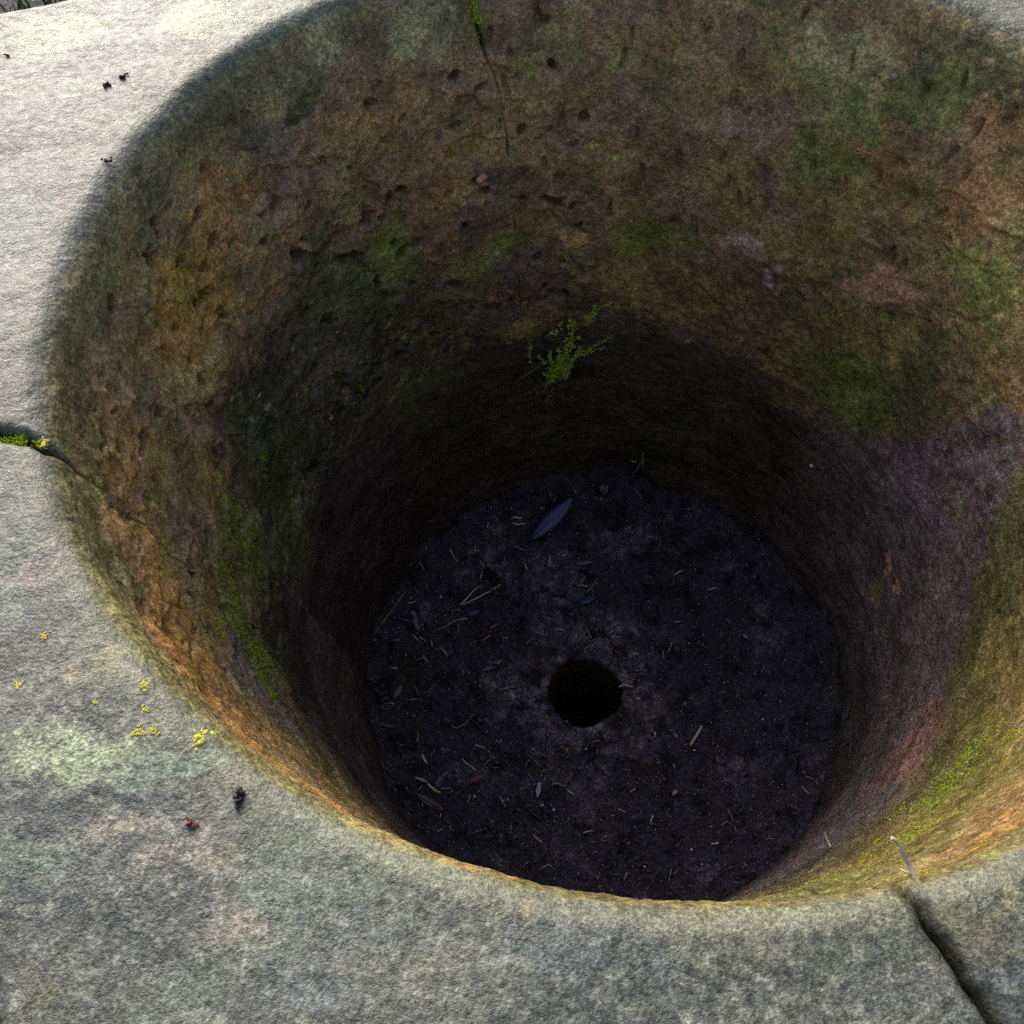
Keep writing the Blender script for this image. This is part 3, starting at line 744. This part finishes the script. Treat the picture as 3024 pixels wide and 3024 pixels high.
crumb('soil_crumb', -.9896, .3406, [(0, 0, .006, .010, (1, .8, .8)), (.012, -.008, .004, .006, (1, 1, .8))], MAT_DARKBIT, 'bluish dark crumb at the inner edge of the pale rim stone', 'crumb')
crumb('soil_crumb', -1.2546, .6788, [(0, 0, .005, .007, (1.3, .8, .8))], MAT_DARKBIT, 'dark crumb on the pale rim stone near its outer corner', 'crumb')
crumb('seed_pod', -.6094, -.8677, [(.004, .012, .009, .011, (.8, 1, .9)), (0, 0, .008, .009, (.8, 1.1, .9)), (-.001, -.013, .006, .006, (.7, 1.2, .8))], MAT_DARKBIT, 'dark knobbly seed pod lying on the grey front stone', 'seed pod')
crumb('bud', -.6634, -.8947, [(0, 0, .006, .008, (1, .8, .9)), (-.006, .008, .006, .005, (.7, 1, .9)), (.008, -.003, .004, .004, (1, .7, .7))], MAT_RED, 'small red brown bud scale on the grey front stone, left of the seed pod', 'bud')
MAT_TWIG = plain('pale dead twig', (.46, .37, .25), .8, .25, 300, spec=.15)
tw = MB()
tp = [(.1678, -.9519, .036), (.1725, -.9540, .034), (.1789, -.9609, .029), (.1815, -.9680, .025), (.1865, -.9741, .017), (.1905, -.9833, .014), (.1915, -.9893, .013), (.1965, -.9993, .012), (.1985, -1.0113, .010), (.204, -1.022, .004)]
tw.tube([Vector(p) * S for p in tp], .0011, 7, 1.5, .3)
tw.tube([Vector(p) * S for p in ((.1915, -.9893, .013), (.184, -.986, .014), (.1785, -.9815, .012))], .0014, 6, .5, .2)
tag(tw.build('twig', MAT_TWIG, loc=tuple(Vector(tp[-1]) * S)), 'pale crooked dead twig sticking out of the front right joint over the pit', 'twig')

# ------------------------------------------------------------------ plants in the pit
MAT_LEAF = plain('small green leaf', (.30, .55, .035), .4, .25, 250, hue=(.62, .84, .12))
MAT_STEM = plain('green stem', (.30, .40, .08), .5, .3, 300)
MAT_DRY = plain('dry stem', (.24, .19, .13), .7, .3, 300)
MAT_TIP = plain('pale leaf tip', (.55, .62, .38), .5, .25, 300)
STEMS = [([(-.1341,.7701,-1.274),(-.1104,.7589,-1.1431),(-.0969,.7448,-1.0168),(-.06,.7254,-.9315),(-.027,.7014,-.8613),(-.0097,.6783,-.7775)],.5),([(-.0611,.715,-.92),(-.0176,.703,-.8524),(-.0018,.6853,-.8096),(.03,.6662,-.7669)],1),([(-.1217,.7711,-1.207),(-.0942,.7555,-1.1172),(-.0676,.7323,-1.0661),(-.03,.709,-1.0102),(.0055,.6846,-.9483),(.0356,.6571,-.8957)],1),([(-.0679,.7282,-1.0613),(-.0394,.7109,-1.0272),(-.0117,.6925,-.9923),(.0189,.6729,-.9565)],1),([(-.0986,.7242,-.9934),(-.112,.7193,-.9395),(-.1288,.7073,-.9252),(-.1474,.6926,-.9225)],.6),([(-.1039,.7197,-.9433),(-.1038,.6853,-.8567)],.5),([(-.0836,.7193,-.9587),(-.0744,.7072,-.8877),(-.0786,.6891,-.8481)],.8),([(-.1814,.7685,-1.1538),(-.1872,.7464,-1.0601),(-.1897,.7249,-.9681)],.35),([(-.0709,.7151,-.9906),(-.0573,.6992,-.9436),(-.0517,.6801,-.9137)],1),([(-.1341,.7701,-1.274),(-.12,.7414,-1.1315),(-.1319,.7063,-1.0015)],1.2),([(-.1341,.7701,-1.274),(-.0965,.7428,-1.141),(-.0632,.7037,-1.0643)],1.2),([(-.1253,.776,-1.247),(-.1365,.753,-1.1184),(-.1657,.7193,-1.0331)],.7),([(-.1341,.7701,-1.274),(-.1358,.7565,-1.1718),(-.1502,.7314,-1.1244)],.9),([(-.1174,.7738,-1.1937),(-.0949,.7535,-1.0892),(-.0799,.729,-.9998),(-.0606,.6942,-.9734)],1.2)]
rp = random.Random(11)
for k in range(12):
    b = Vector((-.118 + rp.gauss(0, .012), .765, -1.20)); e = Vector((rp.gauss(-.092, .030), rp.uniform(.69, .735), rp.gauss(-1.03, .05)))
    STEMS.append(([tuple(b), tuple(b.lerp(e, .5) + Vector((rp.gauss(0, .01), -.01, rp.gauss(0, .01)))), tuple(e)], 1.2))
root = empty('herb_plant', Vector((-.134, .79, -1.27)) * S)
tag(root, 'bushy bright green herb with tiny leaves sprouting from the back wall', 'plant')
rl_ = Vector(root.location)
stem_mb, leaf_mb, tip_mb = MB(), MB(), MB()
for pts_, dens in STEMS:
    P = [Vector(p) * S - rl_ for p in pts_]
    stem_mb.tube(P, .0007, 5, .5)
    Ls = sum((P[i + 1] - P[i]).length for i in range(len(P) - 1))
    nl_ = int(Ls / .0023 * dens)
    for k in range(nl_):
        t = rp.uniform(.18, 1) if dens < 1.1 else rp.uniform(.25, 1)
        x = t * (len(P) - 1); i = min(int(x), len(P) - 2)
        p = P[i].lerp(P[i + 1], x - i); ax = (P[i + 1] - P[i]).normalized()
        side = ax.cross(Vector((0, -.8, .6))).normalized() * rp.choice((-1, 1))
        d = (side + ax * rp.uniform(.3, .9) + Vector((rp.gauss(0, .25), rp.gauss(-.2, .3), rp.gauss(.1, .25)))).normalized()
        L = rp.uniform(.0032, .0066) * (1.2 - .7 * t)
        leaf_mb.blade(p, d, Vector((rp.gauss(0, .3), -.55 + rp.gauss(0, .25), .85)), L, L * rp.uniform(.32, .5), .12, rp.uniform(-.25, .2), 5, th=.0003)
stem_mb.build('stem', MAT_STEM, root); leaf_mb.build('foliage', MAT_LEAF, root); None
dm = MB()
for pts_ in ([(-.2348,.7628,-1.204),(-.213,.7571,-1.1781),(-.1808,.7546,-1.1438),(-.16,.7477,-1.114),(-.148,.7402,-1.0739)], [(-.1814,.7685,-1.1538),(-.186,.750,-1.075)], [(-.213,.7571,-1.1781),(-.216,.750,-1.160)]):
    dm.tube([Vector(p) * S - rl_ for p in pts_], .0011, 5, .8, .15)
dm.build('dry_stem', MAT_DRY, root)
rt_ = MB()
for k in range(60):       # hanging root threads and dead scraps below the herb
    b = Vector((rp.gauss(-.13, .03), .775 + rp.uniform(-.015, .0), rp.uniform(-1.33, -1.2)))
    e = b + Vector((rp.gauss(0, .02), rp.gauss(-.008, .008), rp.gauss(-.04, .025)))
    rt_.tube([b * S - rl_, (b.lerp(e, .5) + Vector((rp.gauss(0, .008), 0, 0))) * S - rl_, e * S - rl_], .0005, 4, .5)
rt_.build('root_threads', MAT_DRY, root)

MAT_SPROUT = plain('grey green sprout', (.26, .30, .20), .6, .3, 300)
sp = [Vector(p) * S for p in ((.1571,.7049,-1.6695),(.1689,.6906,-1.6009),(.1752,.6783,-1.5437),(.1813,.6747,-1.5247),(.1747,.6685,-1.4805))]
sroot = empty('sprout', sp[0]); tag(sroot, 'small pale grey green segmented sprout at the foot of the back wall', 'plant')
mb = MB(); mb.tube([p - sp[0] for p in sp], .0011, 6, .8, .2); mb.tube([sp[3] - sp[0], Vector((.1838,.6696,-1.5821)) * S - sp[0]], .0009, 5, .8)
mb.build('stem', MAT_SPROUT, sroot)
mb = MB()
for k in range(14):
    t = k / 13 * 3.99; i = int(min(t, 3)); p = sp[i].lerp(sp[i + 1], t - i) - sp[0]
    mb.lump(p, .0016, (1, 1, 1.1), .2, 4, 6)
for d in ((-.02, 0, .004), (-.028, -.002, .01)): mb.lump(sp[2] + Vector(d) * S - sp[0], .0022, (1.5, 1, .8), .2, 4, 6)
mb.build('leaf_scales', MAT_SPROUT, sroot)

# ------------------------------------------------------------------ bits on the wall
def wall_bit(name, th, z, r, mat, label, cat, sq=(1, 1, 1), n=3, seed=0, spread=.5):
    p, nr = wall_pt(th, z, .002); mb = MB(); rr = random.Random(seed)
    for k in range(n): mb.lump(p + Vector((rr.gauss(0, r * spread), rr.gauss(0, r * spread), rr.gauss(0, r * spread))), r * rr.uniform(.6, 1), sq, .3, 5, 7, seed=seed * 9 + k)
    tag(mb.build(name, mat, loc=tuple(p)), label, cat)
MAT_CHIP = plain('orange chip', (.85, .44, .24), .5, .2, 300)
MAT_BLUE = plain('blue scrap', (.02, .16, .32), .4, .3, 400)
MAT_WHITE = plain('white crumb', (.85, .83, .80), .5, .1, 400)
wall_bit('stone_chip', 109.31, -.5158, .0055, MAT_CHIP, 'bright orange stone chip stuck on the back wall below the joint', 'chip', (1, 1, 1), 4, 1)
p, nr = wall_pt(21.87, -1.12, .004); mb = MB()
mb.blade(p, (.1, .2, -1), nr, .016, .012, .2, .15, 5); mb.blade(p + Vector((.003, 0, -.002)), (.5, .1, -1), nr, .012, .008, -.2, .2, 5)
tag(mb.build('plastic_scrap', MAT_BLUE, loc=tuple(p)), 'crumpled bright blue scrap caught on the dark purple wall at right', 'scrap')
wall_bit('grit', 148.61, -.1925, .0013, MAT_WHITE, 'tiny white grain on the upper left of the inner wall', 'grain', (1, 1, 1), 1, 2)
wall_bit('lichen_spot', 50.12, -.1714, .0035, plain('pale lichen', (.33, .36, .24), .8, .2), 'round pale lichen spot on the upper right of the inner wall', 'lichen', (1, 1, 1), 3, 4, .4)
wall_bit('grit', 35.75, -1.2863, .0024, MAT_WHITE, 'pale grain on the dark lower wall, left of the blue scrap', 'grain', (1.2, 1, 1.6), 2, 5)
p, nr = wall_pt(303.0, -1.15, .004); q, _ = wall_pt(309.5, -1.34, .012)
mb = MB(); mb.tube([p, p.lerp(q, .5) + nr * .004, q], .0011, 5, .7, .2)
tag(mb.build('twig', MAT_TWIG, loc=tuple(p)), 'thin pale twig leaning on the broken edge of the lower course at right', 'twig')
p, nr = wall_pt(343.0, -1.41, .004); mb = MB()
for a, b in (((0, 0, 0), (.012, .004, .010)), ((.012, .004, .010), (.02, 0, .004)), ((.016, .002, .008), (.014, .0, -.014))): mb.tube([p + Vector(a), p + Vector(b)], .0008, 5, .8)
mb.lump(p + Vector((.014, 0, -.018)), .0022, (1, 1, 1.6), .2)
tag(mb.build('straw', MAT_WHITE, loc=tuple(p)), 'forked white straw with a seed head on the right lower wall', 'straw')
for i, (a, z, l, w) in enumerate(((133.9, -.4538, .014, .6), (160.6, -.6427, .012, .5), (172.5, -.4813, .010, .5), (140, -.74, .016, .5))):
    p, nr = wall_pt(a, z, .004); mb = MB()
    tdir = Vector((-math.sin(rad(a)), math.cos(rad(a)), 0))
    mb.tube([p, p + tdir * l * w + Vector((0, 0, l * .3)) + nr * .003, p + tdir * l + Vector((0, 0, .1 * l))], .0005, 4, .7)
    tag(mb.build('root_fibre', MAT_WHITE, loc=tuple(p)), ['fine pale curved fibre on the wall beneath the orange chip to its left', 'pale thread high on the dark left wall among pits', 'pale thread on the left wall in the brown stain', 'whitish thread on the dark green left wall'][i], 'fibre')

# ------------------------------------------------------------------ litter on the pit floor
LIT = {'pale': plain('pale straw', (.74, .66, .52), .6, .2, 300), 'tan': plain('tan straw', (.42, .34, .25), .7, .35, 300),
       'yellow': plain('yellow straw', (.72, .62, .25), .6, .3, 300), 'purple': plain('mauve bark', (.30, .27, .38), .6, .35, 300),
       'dark': plain('dark rotten stick', (.05, .045, .055), .7, .4, 300), 'olive': plain('olive strip', (.17, .16, .09), .6, .3, 300)}
STICKS = [([(-.4305,.2945),(-.3082,.361)],5.8,'pale'),([(-.4387,.2971),(-.3805,.3616)],6.5,'pale'),([(-.4715,.4768),(-.4506,.4399)],4.7,'yellow'),([(-.2615,.6032),(-.2272,.6042)],6.2,'pale'),([(-.2577,.5905),(-.2128,.5901)],5.1,'pale'),([(-.346,.5545),(-.3393,.574)],4.3,'pale'),([(-.6128,.3088),(-.7077,.1651),(-.6675,.1613)],2.5,'tan'),([(-.6124,.2928),(-.5859,.2963)],3.6,'pale'),([(-.5197,.206),(-.4511,.2411)],6.5,'purple'),([(-.2179,.295),(-.2187,.2228)],4.0,'dark'),([(-.5032,.1417),(-.4832,.1063)],6.5,'tan'),([(-.3709,.0529),(-.3275,.0618)],6.5,'purple'),([(-.3691,.1669),(-.3468,.1836)],3.3,'yellow'),([(-.5675,.1704),(-.5554,.1612)],5.1,'pale'),([(-.4856,.274),(-.4387,.2812)],2.9,'tan'),([(-.5714,.4117),(-.5544,.3875)],4.0,'tan'),([(.0667,.1692),(.1264,.1646)],5.8,'dark'),([(.109,.1499),(.1731,.1126)],7.2,'dark'),([(-.051,.27),(-.0106,.2099),(.0312,.1772)],5.8,'dark'),([(-.0187,.3235),(.0244,.3776)],3.6,'tan'),([(.1749,.0168),(.2068,.0577)],3.3,'dark'),([(.0476,.181),(.0565,.1917)],2.9,'pale'),([(-.5376,-.3199),(-.5004,-.349)],8.7,'yellow'),([(-.5575,-.2226),(-.544,-.2499)],7.2,'pale'),([(-.4373,-.2271),(-.3965,-.2649)],4.3,'pale'),([(-.351,-.2284),(-.3891,-.2747)],2.5,'tan'),([(-.4942,-.0952),(-.4521,-.1327)],3.6,'tan'),([(-.4521,-.1347),(-.4175,-.1061),(-.3962,-.0869)],3.3,'tan'),([(-.5566,-.0319),(-.4942,-.0952)],5.1,'dark'),([(-.4365,-.0772),(-.3647,-.1519)],8.0,'dark'),([(-.1463,-.3287),(-.117,-.3923)],7.2,'dark'),([(-.1642,-.3168),(-.1241,-.3276)],5.1,'tan'),([(-.5669,-.3318),(-.5524,-.3174)],3.3,'tan'),([(-.3193,-.0081),(-.2683,.0045)],5.1,'tan'),([(-.5452,-.0117),(-.5104,.0285)],2.9,'tan'),([(-.2411,-.3914),(-.1956,-.4328)],8.0,'dark'),([(-.5777,-.1478),(-.5733,-.1793)],4.3,'tan'),([(-.6145,-.0419),(-.5759,-.0352)],3.6,'tan'),([(.2597,-.2146),(.3053,-.1536)],8.7,'pale'),([(.0584,-.0186),(.0785,-.0111),(.1012,-.0182)],5.4,'pale'),([(.138,-.1154),(.1785,-.0948),(.2094,-.0594)],5.8,'olive'),([(.1555,-.1677),(.1595,-.1836)],4.3,'pale'),([(.2155,-.1739),(.2233,-.1879)],4.0,'pale'),([(.2447,-.0872),(.2196,-.1385)],4.3,'dark'),([(.2821,-.5103),(.3072,-.5094)],5.1,'pale'),([(.0647,-.3494),(.0824,-.3371)],3.3,'pale'),([(.1495,-.3984),(.1737,-.3774)],2.9,'dark'),([(.3756,-.5414),(.4113,-.5184)],5.8,'dark'),([(-.0878,-.511),(-.0474,-.5437)],7.2,'dark'),([(.1914,-.1174),(.2042,-.1735)],8.0,'dark')]
SLAB = {0: 'long pale straw leaning to the right, upper of the crossed pair left of the hole', 1: 'short split pale straw forming the left arm of the crossed pair', 2: 'short yellow stalk on the upper left of the pit floor',
        3: 'pale twig piece near the dark leaf, upper of two side by side', 4: 'pale twig piece near the dark leaf, lower of two side by side', 5: 'stubby pale straw left of the two twig pieces at the back of the floor',
        6: 'long thin bent stalk along the left edge of the pit floor', 7: 'short pale straw beside the top of the long bent stalk', 8: 'mauve bark strip left of the crossed pale straws', 9: 'thin dark upright stick above the drain hole',
        10: 'thick tan bark fragment low in the left of the floor', 11: 'mauve sliver directly left of the drain hole', 12: 'tiny yellow straw between the crossed straws and the drain hole', 16: 'short dark stick right above the drain hole, lying level',
        17: 'thick dark stick slanting down to the right above the drain hole', 18: 'long dark crooked stick ending above the drain hole', 19: 'thin tan straw rising to the right among blue leaf scraps', 20: 'thin dark curved stick at the upper right of the drain hole',
        22: 'fat banded yellow stalk at the lower left of the floor', 23: 'fat pale straw stub standing alone near the lower left wall', 24: 'thin pale straw pointing at the small red leaf', 25: 'fine tan stalk running up from the small red leaf',
        26: 'tan stick meeting another in a V left below the hole, left arm', 27: 'curved tan stick meeting another in a V left below the hole, right arm', 28: 'long dark stick leading into the V of tan sticks', 29: 'broad dark stick crossing the bare ground below left of the hole',
        30: 'dark stick below the drain hole beside a curled white leaf', 31: 'tan stick lying level above the dark stick below the hole', 33: 'tan bark strip level with the drain hole at its left', 35: 'broad dark rotten stick near the front rim stone',
        38: 'thick pale straw at the lower right of the drain hole, the brightest there', 39: 'bowed pale straw touching the right edge of the drain hole', 40: 'crooked olive leaf strip right of the drain hole', 44: 'spindle shaped pale straw low on the right of the floor', 47: 'dark stick at the lower right edge of the floor', 48: 'broad dark stick at the very bottom of the visible floor', 49: 'short broad dark stick under the olive leaf strip'}
rs_ = random.Random(5)
GRP = {'pale': ('short pale straw piece on the dark floor', 'short pale straw pieces'), 'tan': ('thin tan straw piece on the dark floor', 'thin tan straw pieces'), 'yellow': ('yellow straw piece on the dark floor', 'yellow straw pieces'), 'dark': ('thin dark stick on the soil', 'thin dark sticks'), 'purple': ('mauve sliver on the soil', 'mauve slivers'), 'olive': ('olive strip on the soil', 'olive strips')}
for i, (pt, w, c) in enumerate(STICKS):
    rr = w / 1000 / 2
    P = []
    for (a, b) in zip(pt[:-1], pt[1:]):
        for f in (0, .33, .66): P.append((a[0] + (b[0] - a[0]) * f, a[1] + (b[1] - a[1]) * f))
    P.append(pt[-1])
    W3 = [floor_pt(x + rs_.gauss(0, .0015), y + rs_.gauss(0, .0015)) for x, y in P]
    zmx = max(p.z for p in W3)
    for p in W3: p.z = zmx * .92 + p.z * .08 + rr * S * 1.1
    mb = MB(); mb.tube(W3, rr * S, 7, rs_.uniform(.7, 1.0), .18)
    nm = 'stick' if c in ('dark', 'purple') else 'straw'
    o = mb.build(nm, LIT[c], loc=tuple(W3[0]))
    if i in SLAB: tag(o, SLAB[i], nm)
    else: tag(o, GRP[c][0], nm, GRP[c][1])

LEAFM = {'blue': plain('bluish dead leaf', (.055, .085, .21), .32, .3, 120, spec=.6), 'purple': plain('mauve leaf scrap', (.17, .155, .24), .45, .4, 200), 'pink': plain('dusty pink leaf', (.20, .14, .15), .5, .3, 200),
         'brown': plain('brown dead leaf', (.13, .095, .085), .5, .35, 200), 'red': plain('red leaf', (.22, .055, .04), .5, .3, 200), 'white': plain('whitish leaf', (.50, .47, .46), .5, .25, 200), 'pale': LIT['tan'], 'tan': LIT['tan'], 'black': plain('black rotten leaf', (.018, .016, .018), .5, .4, 200)}
LEAVES = [([(-.1950,.5315),(-.0500,.6550)],62,'blue','large dark bluish lance shaped leaf leaning against the back foot of the wall'),([(-.5975,.265),(-.576,.1972)],25.4,'purple','folded mauve leaf scrap inside the bend of the long stalk'),([(-.4145,.2576),(-.3778,.2651)],21.7,'purple','crumpled mauve leaf scrap right of the mauve bark strip'),([(-.5625,.1009),(-.5424,.0788)],16.3,'purple','small torn mauve leaf chip left of the drain hole'),([(-.049,.4279),(.0103,.4398)],18.1,'pink','dusty pink curled leaf on the bare patch below the large leaf'),([(-.0417,.2878),(.0045,.3042)],32.6,'blue','shredded bluish leaf scrap above the drain hole'),([(-.5703,-.3501),(-.4966,-.3894)],27.2,'brown','oval brown leaf by the lower left edge of the floor'),([(-.5154,-.3225),(-.4823,-.2636)],16.3,'purple','narrow pointed mauve leaf above the oval brown leaf'),([(-.5749,-.2979),(-.5376,-.3143)],12.7,'pale','tan leaf sliver left of the banded yellow stalk'),([(-.4118,-.304),(-.3744,-.2865)],21.7,'red','small jagged dull red leaf on the lower left floor'),([(-.2048,-.3172),(-.2143,-.3632)],16.3,'white','curled whitish leaf below the drain hole'),([(-.6771,-.1361),(-.6429,-.1294)],14.5,'purple','flat mauve leaf piece near the left edge of the floor'),([(-.6455,-.0407),(-.6233,-.0004)],21.7,'purple','upright mauve leaf blade at the left edge of the floor'),([(-.507,-.4679),(-.4926,-.4542)],9.1,'pale','small tan leaf chip close to the front rim stone'),([(-.3588,.4266),(-.3145,.3589)],36.2,'black','black rotten leaf above the crossed pale straws'),([(.4761,.1462),(.4883,.1348)],10.9,'white','jagged white flake alone on the right of the floor'),([(.19,-.3633),(.2045,-.349)],14.5,'tan','squarish tan leaf flake at the lower right of the floor')]
for i, ((a, b), w, c, lab) in enumerate(LEAVES):
    pa, pb = floor_pt(*a, .012), floor_pt(*b, .012)
    if i == 0: pb = pb + Vector((0, -.006, .022))
    d = pb - pa; L = d.length; W = w / 1150 * S
    zc = max(pa.z, floor_pt((a[0] + b[0]) / 2, (a[1] + b[1]) / 2, .012).z)
    pa.z = zc; r2 = random.Random(i + 70)
    nrm = Vector((r2.gauss(0, .25), r2.gauss(0, .25), 1))
    jag = [r2.uniform(.65, 1.1) for _ in range(12)]
    if i in (0, 6): prof = lambda u: math.sin(math.pi * (u * .96 + .02)) ** .75
    else: prof = lambda u, j=jag: max(.12, math.sin(math.pi * (u * .9 + .06)) ** .6 * j[int(u * 11)])
    root = empty('leaf', pa) if i in (0, 6) else None
    mb = MB(); mb.blade(pa, d, nrm, L, W, r2.uniform(-.12, .25), r2.uniform(-.08, .08), 12, prof=prof)
    if root:
        mb.build('blade', LEAFM[c], root).matrix_parent_inverse = Matrix.Translation(-pa)
        mb2 = MB(); dn = d.normalized()
        mb2.tube([pa + dn * (L * t) + Vector((0, 0, .0008 + .0)) + nrm.normalized() * (0.0006) for t in (-.06, .25, .5, .75, .98)], .0007, 5, .5)
        mb2.build('midrib', LIT['dark'], root).matrix_parent_inverse = Matrix.Translation(-pa)
        tag(root, lab, 'leaf')
    else: tag(mb.build('leaf', LEAFM[c], loc=tuple(pa)), lab, 'leaf')
# pale feathery bud scales in the hollow at the back
for th, z, sd, lab in ((76.8, -1.735, 1, 'pale mauve bud scale hanging at the foot of the back wall, right one'), (85.0, -1.70, 2, 'pale mauve split bud scale at the foot of the back wall, left one')):
    p, nr = wall_pt(th, z, .03); mb = MB(); r2 = random.Random(sd)
    for k in range(4): mb.blade(p + Vector((r2.gauss(0, .002), 0, r2.gauss(0, .003))), (r2.gauss(0, .25), -.5, -1), nr, r2.uniform(.012, .02), .006, .2, .1, 5)
    tag(mb.build('bud_scale', LEAFM['purple'], loc=tuple(p)), lab, 'bud scale')

PEBB = [(-.5064,.3297,'w',2.2),(-.7068,.1411,'w',1.8),(-.7276,.0669,'w',1.6),(-.4925,.2576,'w',1.3),(-.1551,.6339,'w',1.2),(-.3764,.6663,'w',1.2),(-.2028,.6258,'w',1.1),(.1449,.5708,'o',1.8),(.0339,.6742,'o',1.8),(.0549,.6656,'w',1.5),(.1202,.0996,'w',1.9),(.1827,.2855,'w',1),(.298,.1271,'w',1.2),(-.1721,-.1035,'o',2.4),(-.3626,-.1433,'w',1.3),(-.2187,-.2071,'w',1.2),(-.479,.0002,'w',1.2),(-.3022,-.3599,'w',1.4),(-.4011,-.3434,'w',1.8),(-.2005,-.382,'w',2.0),(-.1684,-.3977,'w',1.9),(-.5865,-.0876,'w',1.6),(-.4975,-.1939,'w',1.8),(-.2299,-.3423,'w',1.5),(.2725,-.2267,'w',1.6),(-.0582,-.2135,'w',1.5),(.2039,-.274,'w',1.3),(.1172,-.0538,'w',2.0),(.2248,-.5257,'w',1.8),(.1608,-.259,'w',1.3),(.3939,-.011,'w',1.2),(.4787,-.078,'w',1.1),(.4961,-.1371,'w',1.7),(.0854,-.5656,'w',1.8),(.2474,-.5713,'w',1.5),(-.0209,-.4783,'w',1.5),(.0585,-.1063,'o',1.4)]
MAT_OCH = plain('ochre crumb', (.50, .36, .16), .6, .25, 400)
proto = []
for k in range(5):
    mb = MB(); mb.lump((0, 0, 0), .001, (1.2, .9, .7), .35, 5, 7, seed=k); o = mb.build('pebble', MAT_WHITE, smooth=False); proto.append(o.data); bpy.data.objects.remove(o)
for i, (x, y, c, r) in enumerate(PEBB):
    o = bpy.data.objects.new('pebble', proto[i % 5]); col_link(o)
    o.location = floor_pt(x, y, .0025); o.scale = (r * .9,) * 3; o.rotation_euler = (0, 0, rs_.uniform(0, 6))
    if c == 'o':
        o.material_slots[0].link = 'OBJECT'; o.material_slots[0].material = MAT_OCH
        tag(o, {7: 'ochre crumb alone below the back wall, right of the large leaf', 8: 'ochre crumb at the tip of the large leaf', 13: 'yellowish crumb at the lower left lip of the drain hole', 36: 'tiny ochre crumb at the lower right lip of the drain hole'}[i], 'crumb')
    elif i == 0: tag(o, 'largest white crumb on the floor, left of the crossed pale straws', 'pebble')
    elif i == 24: tag(o, 'white pebble at the lower tip of the brightest thick straw', 'pebble')
    else: tag(o, 'tiny white crumb on the dark soil of the pit floor', 'pebble', 'white crumbs scattered over the pit floor')
# random short bits, each its own object
bits = []
for c in ('tan', 'dark', 'pale', 'tan', 'purple'):
    mb = MB(); mb.tube([(-.008, 0, 0), (0, .0006, .0006), (.008, -.0004, 0)], .0012, 5, .7, .2); o = mb.build('straw', LIT[c]); bits.append((o.data, c)); bpy.data.objects.remove(o)
kk = 0
while kk < 230:
    a = rs_.uniform(0, 6.28); r = .70 * math.sqrt(rs_.random()); x, y = r * math.cos(a), r * math.sin(a)
    if math.hypot(x - HX, y - HY) < .15: continue
    if x > .1 and rs_.random() < .6: continue
    me, c = bits[rs_.choices(range(5), (5, 5, 2, 3, 2))[0]]
    o = bpy.data.objects.new('straw' if c in ('tan', 'pale') else 'stick', me); col_link(o)
    s = rs_.uniform(.35, 1.25)
    o.location = floor_pt(x, y, .004); o.rotation_euler = (rs_.gauss(0, .2), rs_.gauss(0, .2), rs_.uniform(0, 6.3)); o.scale = (s * rs_.uniform(.6, 1.3), s, s)
    tag(o, GRP[c][0], 'straw' if c in ('tan', 'pale') else 'stick', GRP[c][1]); kk += 1
lm = MB(); kk = 0
while kk < 2600:
    a = rs_.uniform(0, 6.28); r = .73 * math.sqrt(rs_.random()); x, y = r * math.cos(a), r * math.sin(a)
    if math.hypot(x - HX, y - HY) < .16: continue
    dens = .18 + .8 * (x < -.28) + .7 * (y < -.3) + .3 * (r > .6)
    if rs_.random() > dens: continue
    p = floor_pt(x, y, .002 + rs_.random() * .006); L = rs_.uniform(.002, .009); w = Vector((math.cos(rs_.uniform(0, 6.3)), math.sin(rs_.uniform(0, 6.3)), rs_.gauss(0, .3)))
    w.normalize()
    if rs_.random() < .6: lm.tube([p, p + w * L], rs_.uniform(.0003, .0007), 4, .8)
    else: lm.blade(p, w, (rs_.gauss(0, .4), rs_.gauss(0, .4), 1), L, L * rs_.uniform(.25, .6), .1, rs_.uniform(-.3, .3), 3, th=.0003)
    kk += 1
tag(lm.build('plant_litter', plain('rotting litter', (.075, .062, .055), .7, .7, 700, hue=(.22, .18, .13))), 'rotting plant litter covering the left and front of the pit floor', None, None, 'stuff')
# grit: countless specks over floor and lower wall
gm = MB(); kk = 0
while kk < 1500:
    a = rs_.uniform(0, 6.28); r = .72 * math.sqrt(rs_.random()); x, y = r * math.cos(a), r * math.sin(a)
    if math.hypot(x - HX, y - HY) < .125: continue
    gm.lump(floor_pt(x, y, .0015), rs_.choice((.0004, .0005, .0006, .0007, .0009, .0012)), (1, 1.4, .8), .3, 3, 5); kk += 1
tag(gm.build('grit', plain('pale grit', (.62, .60, .60), .5, .4, 900)), 'fine pale grit scattered over the pit floor', None, None, 'stuff')
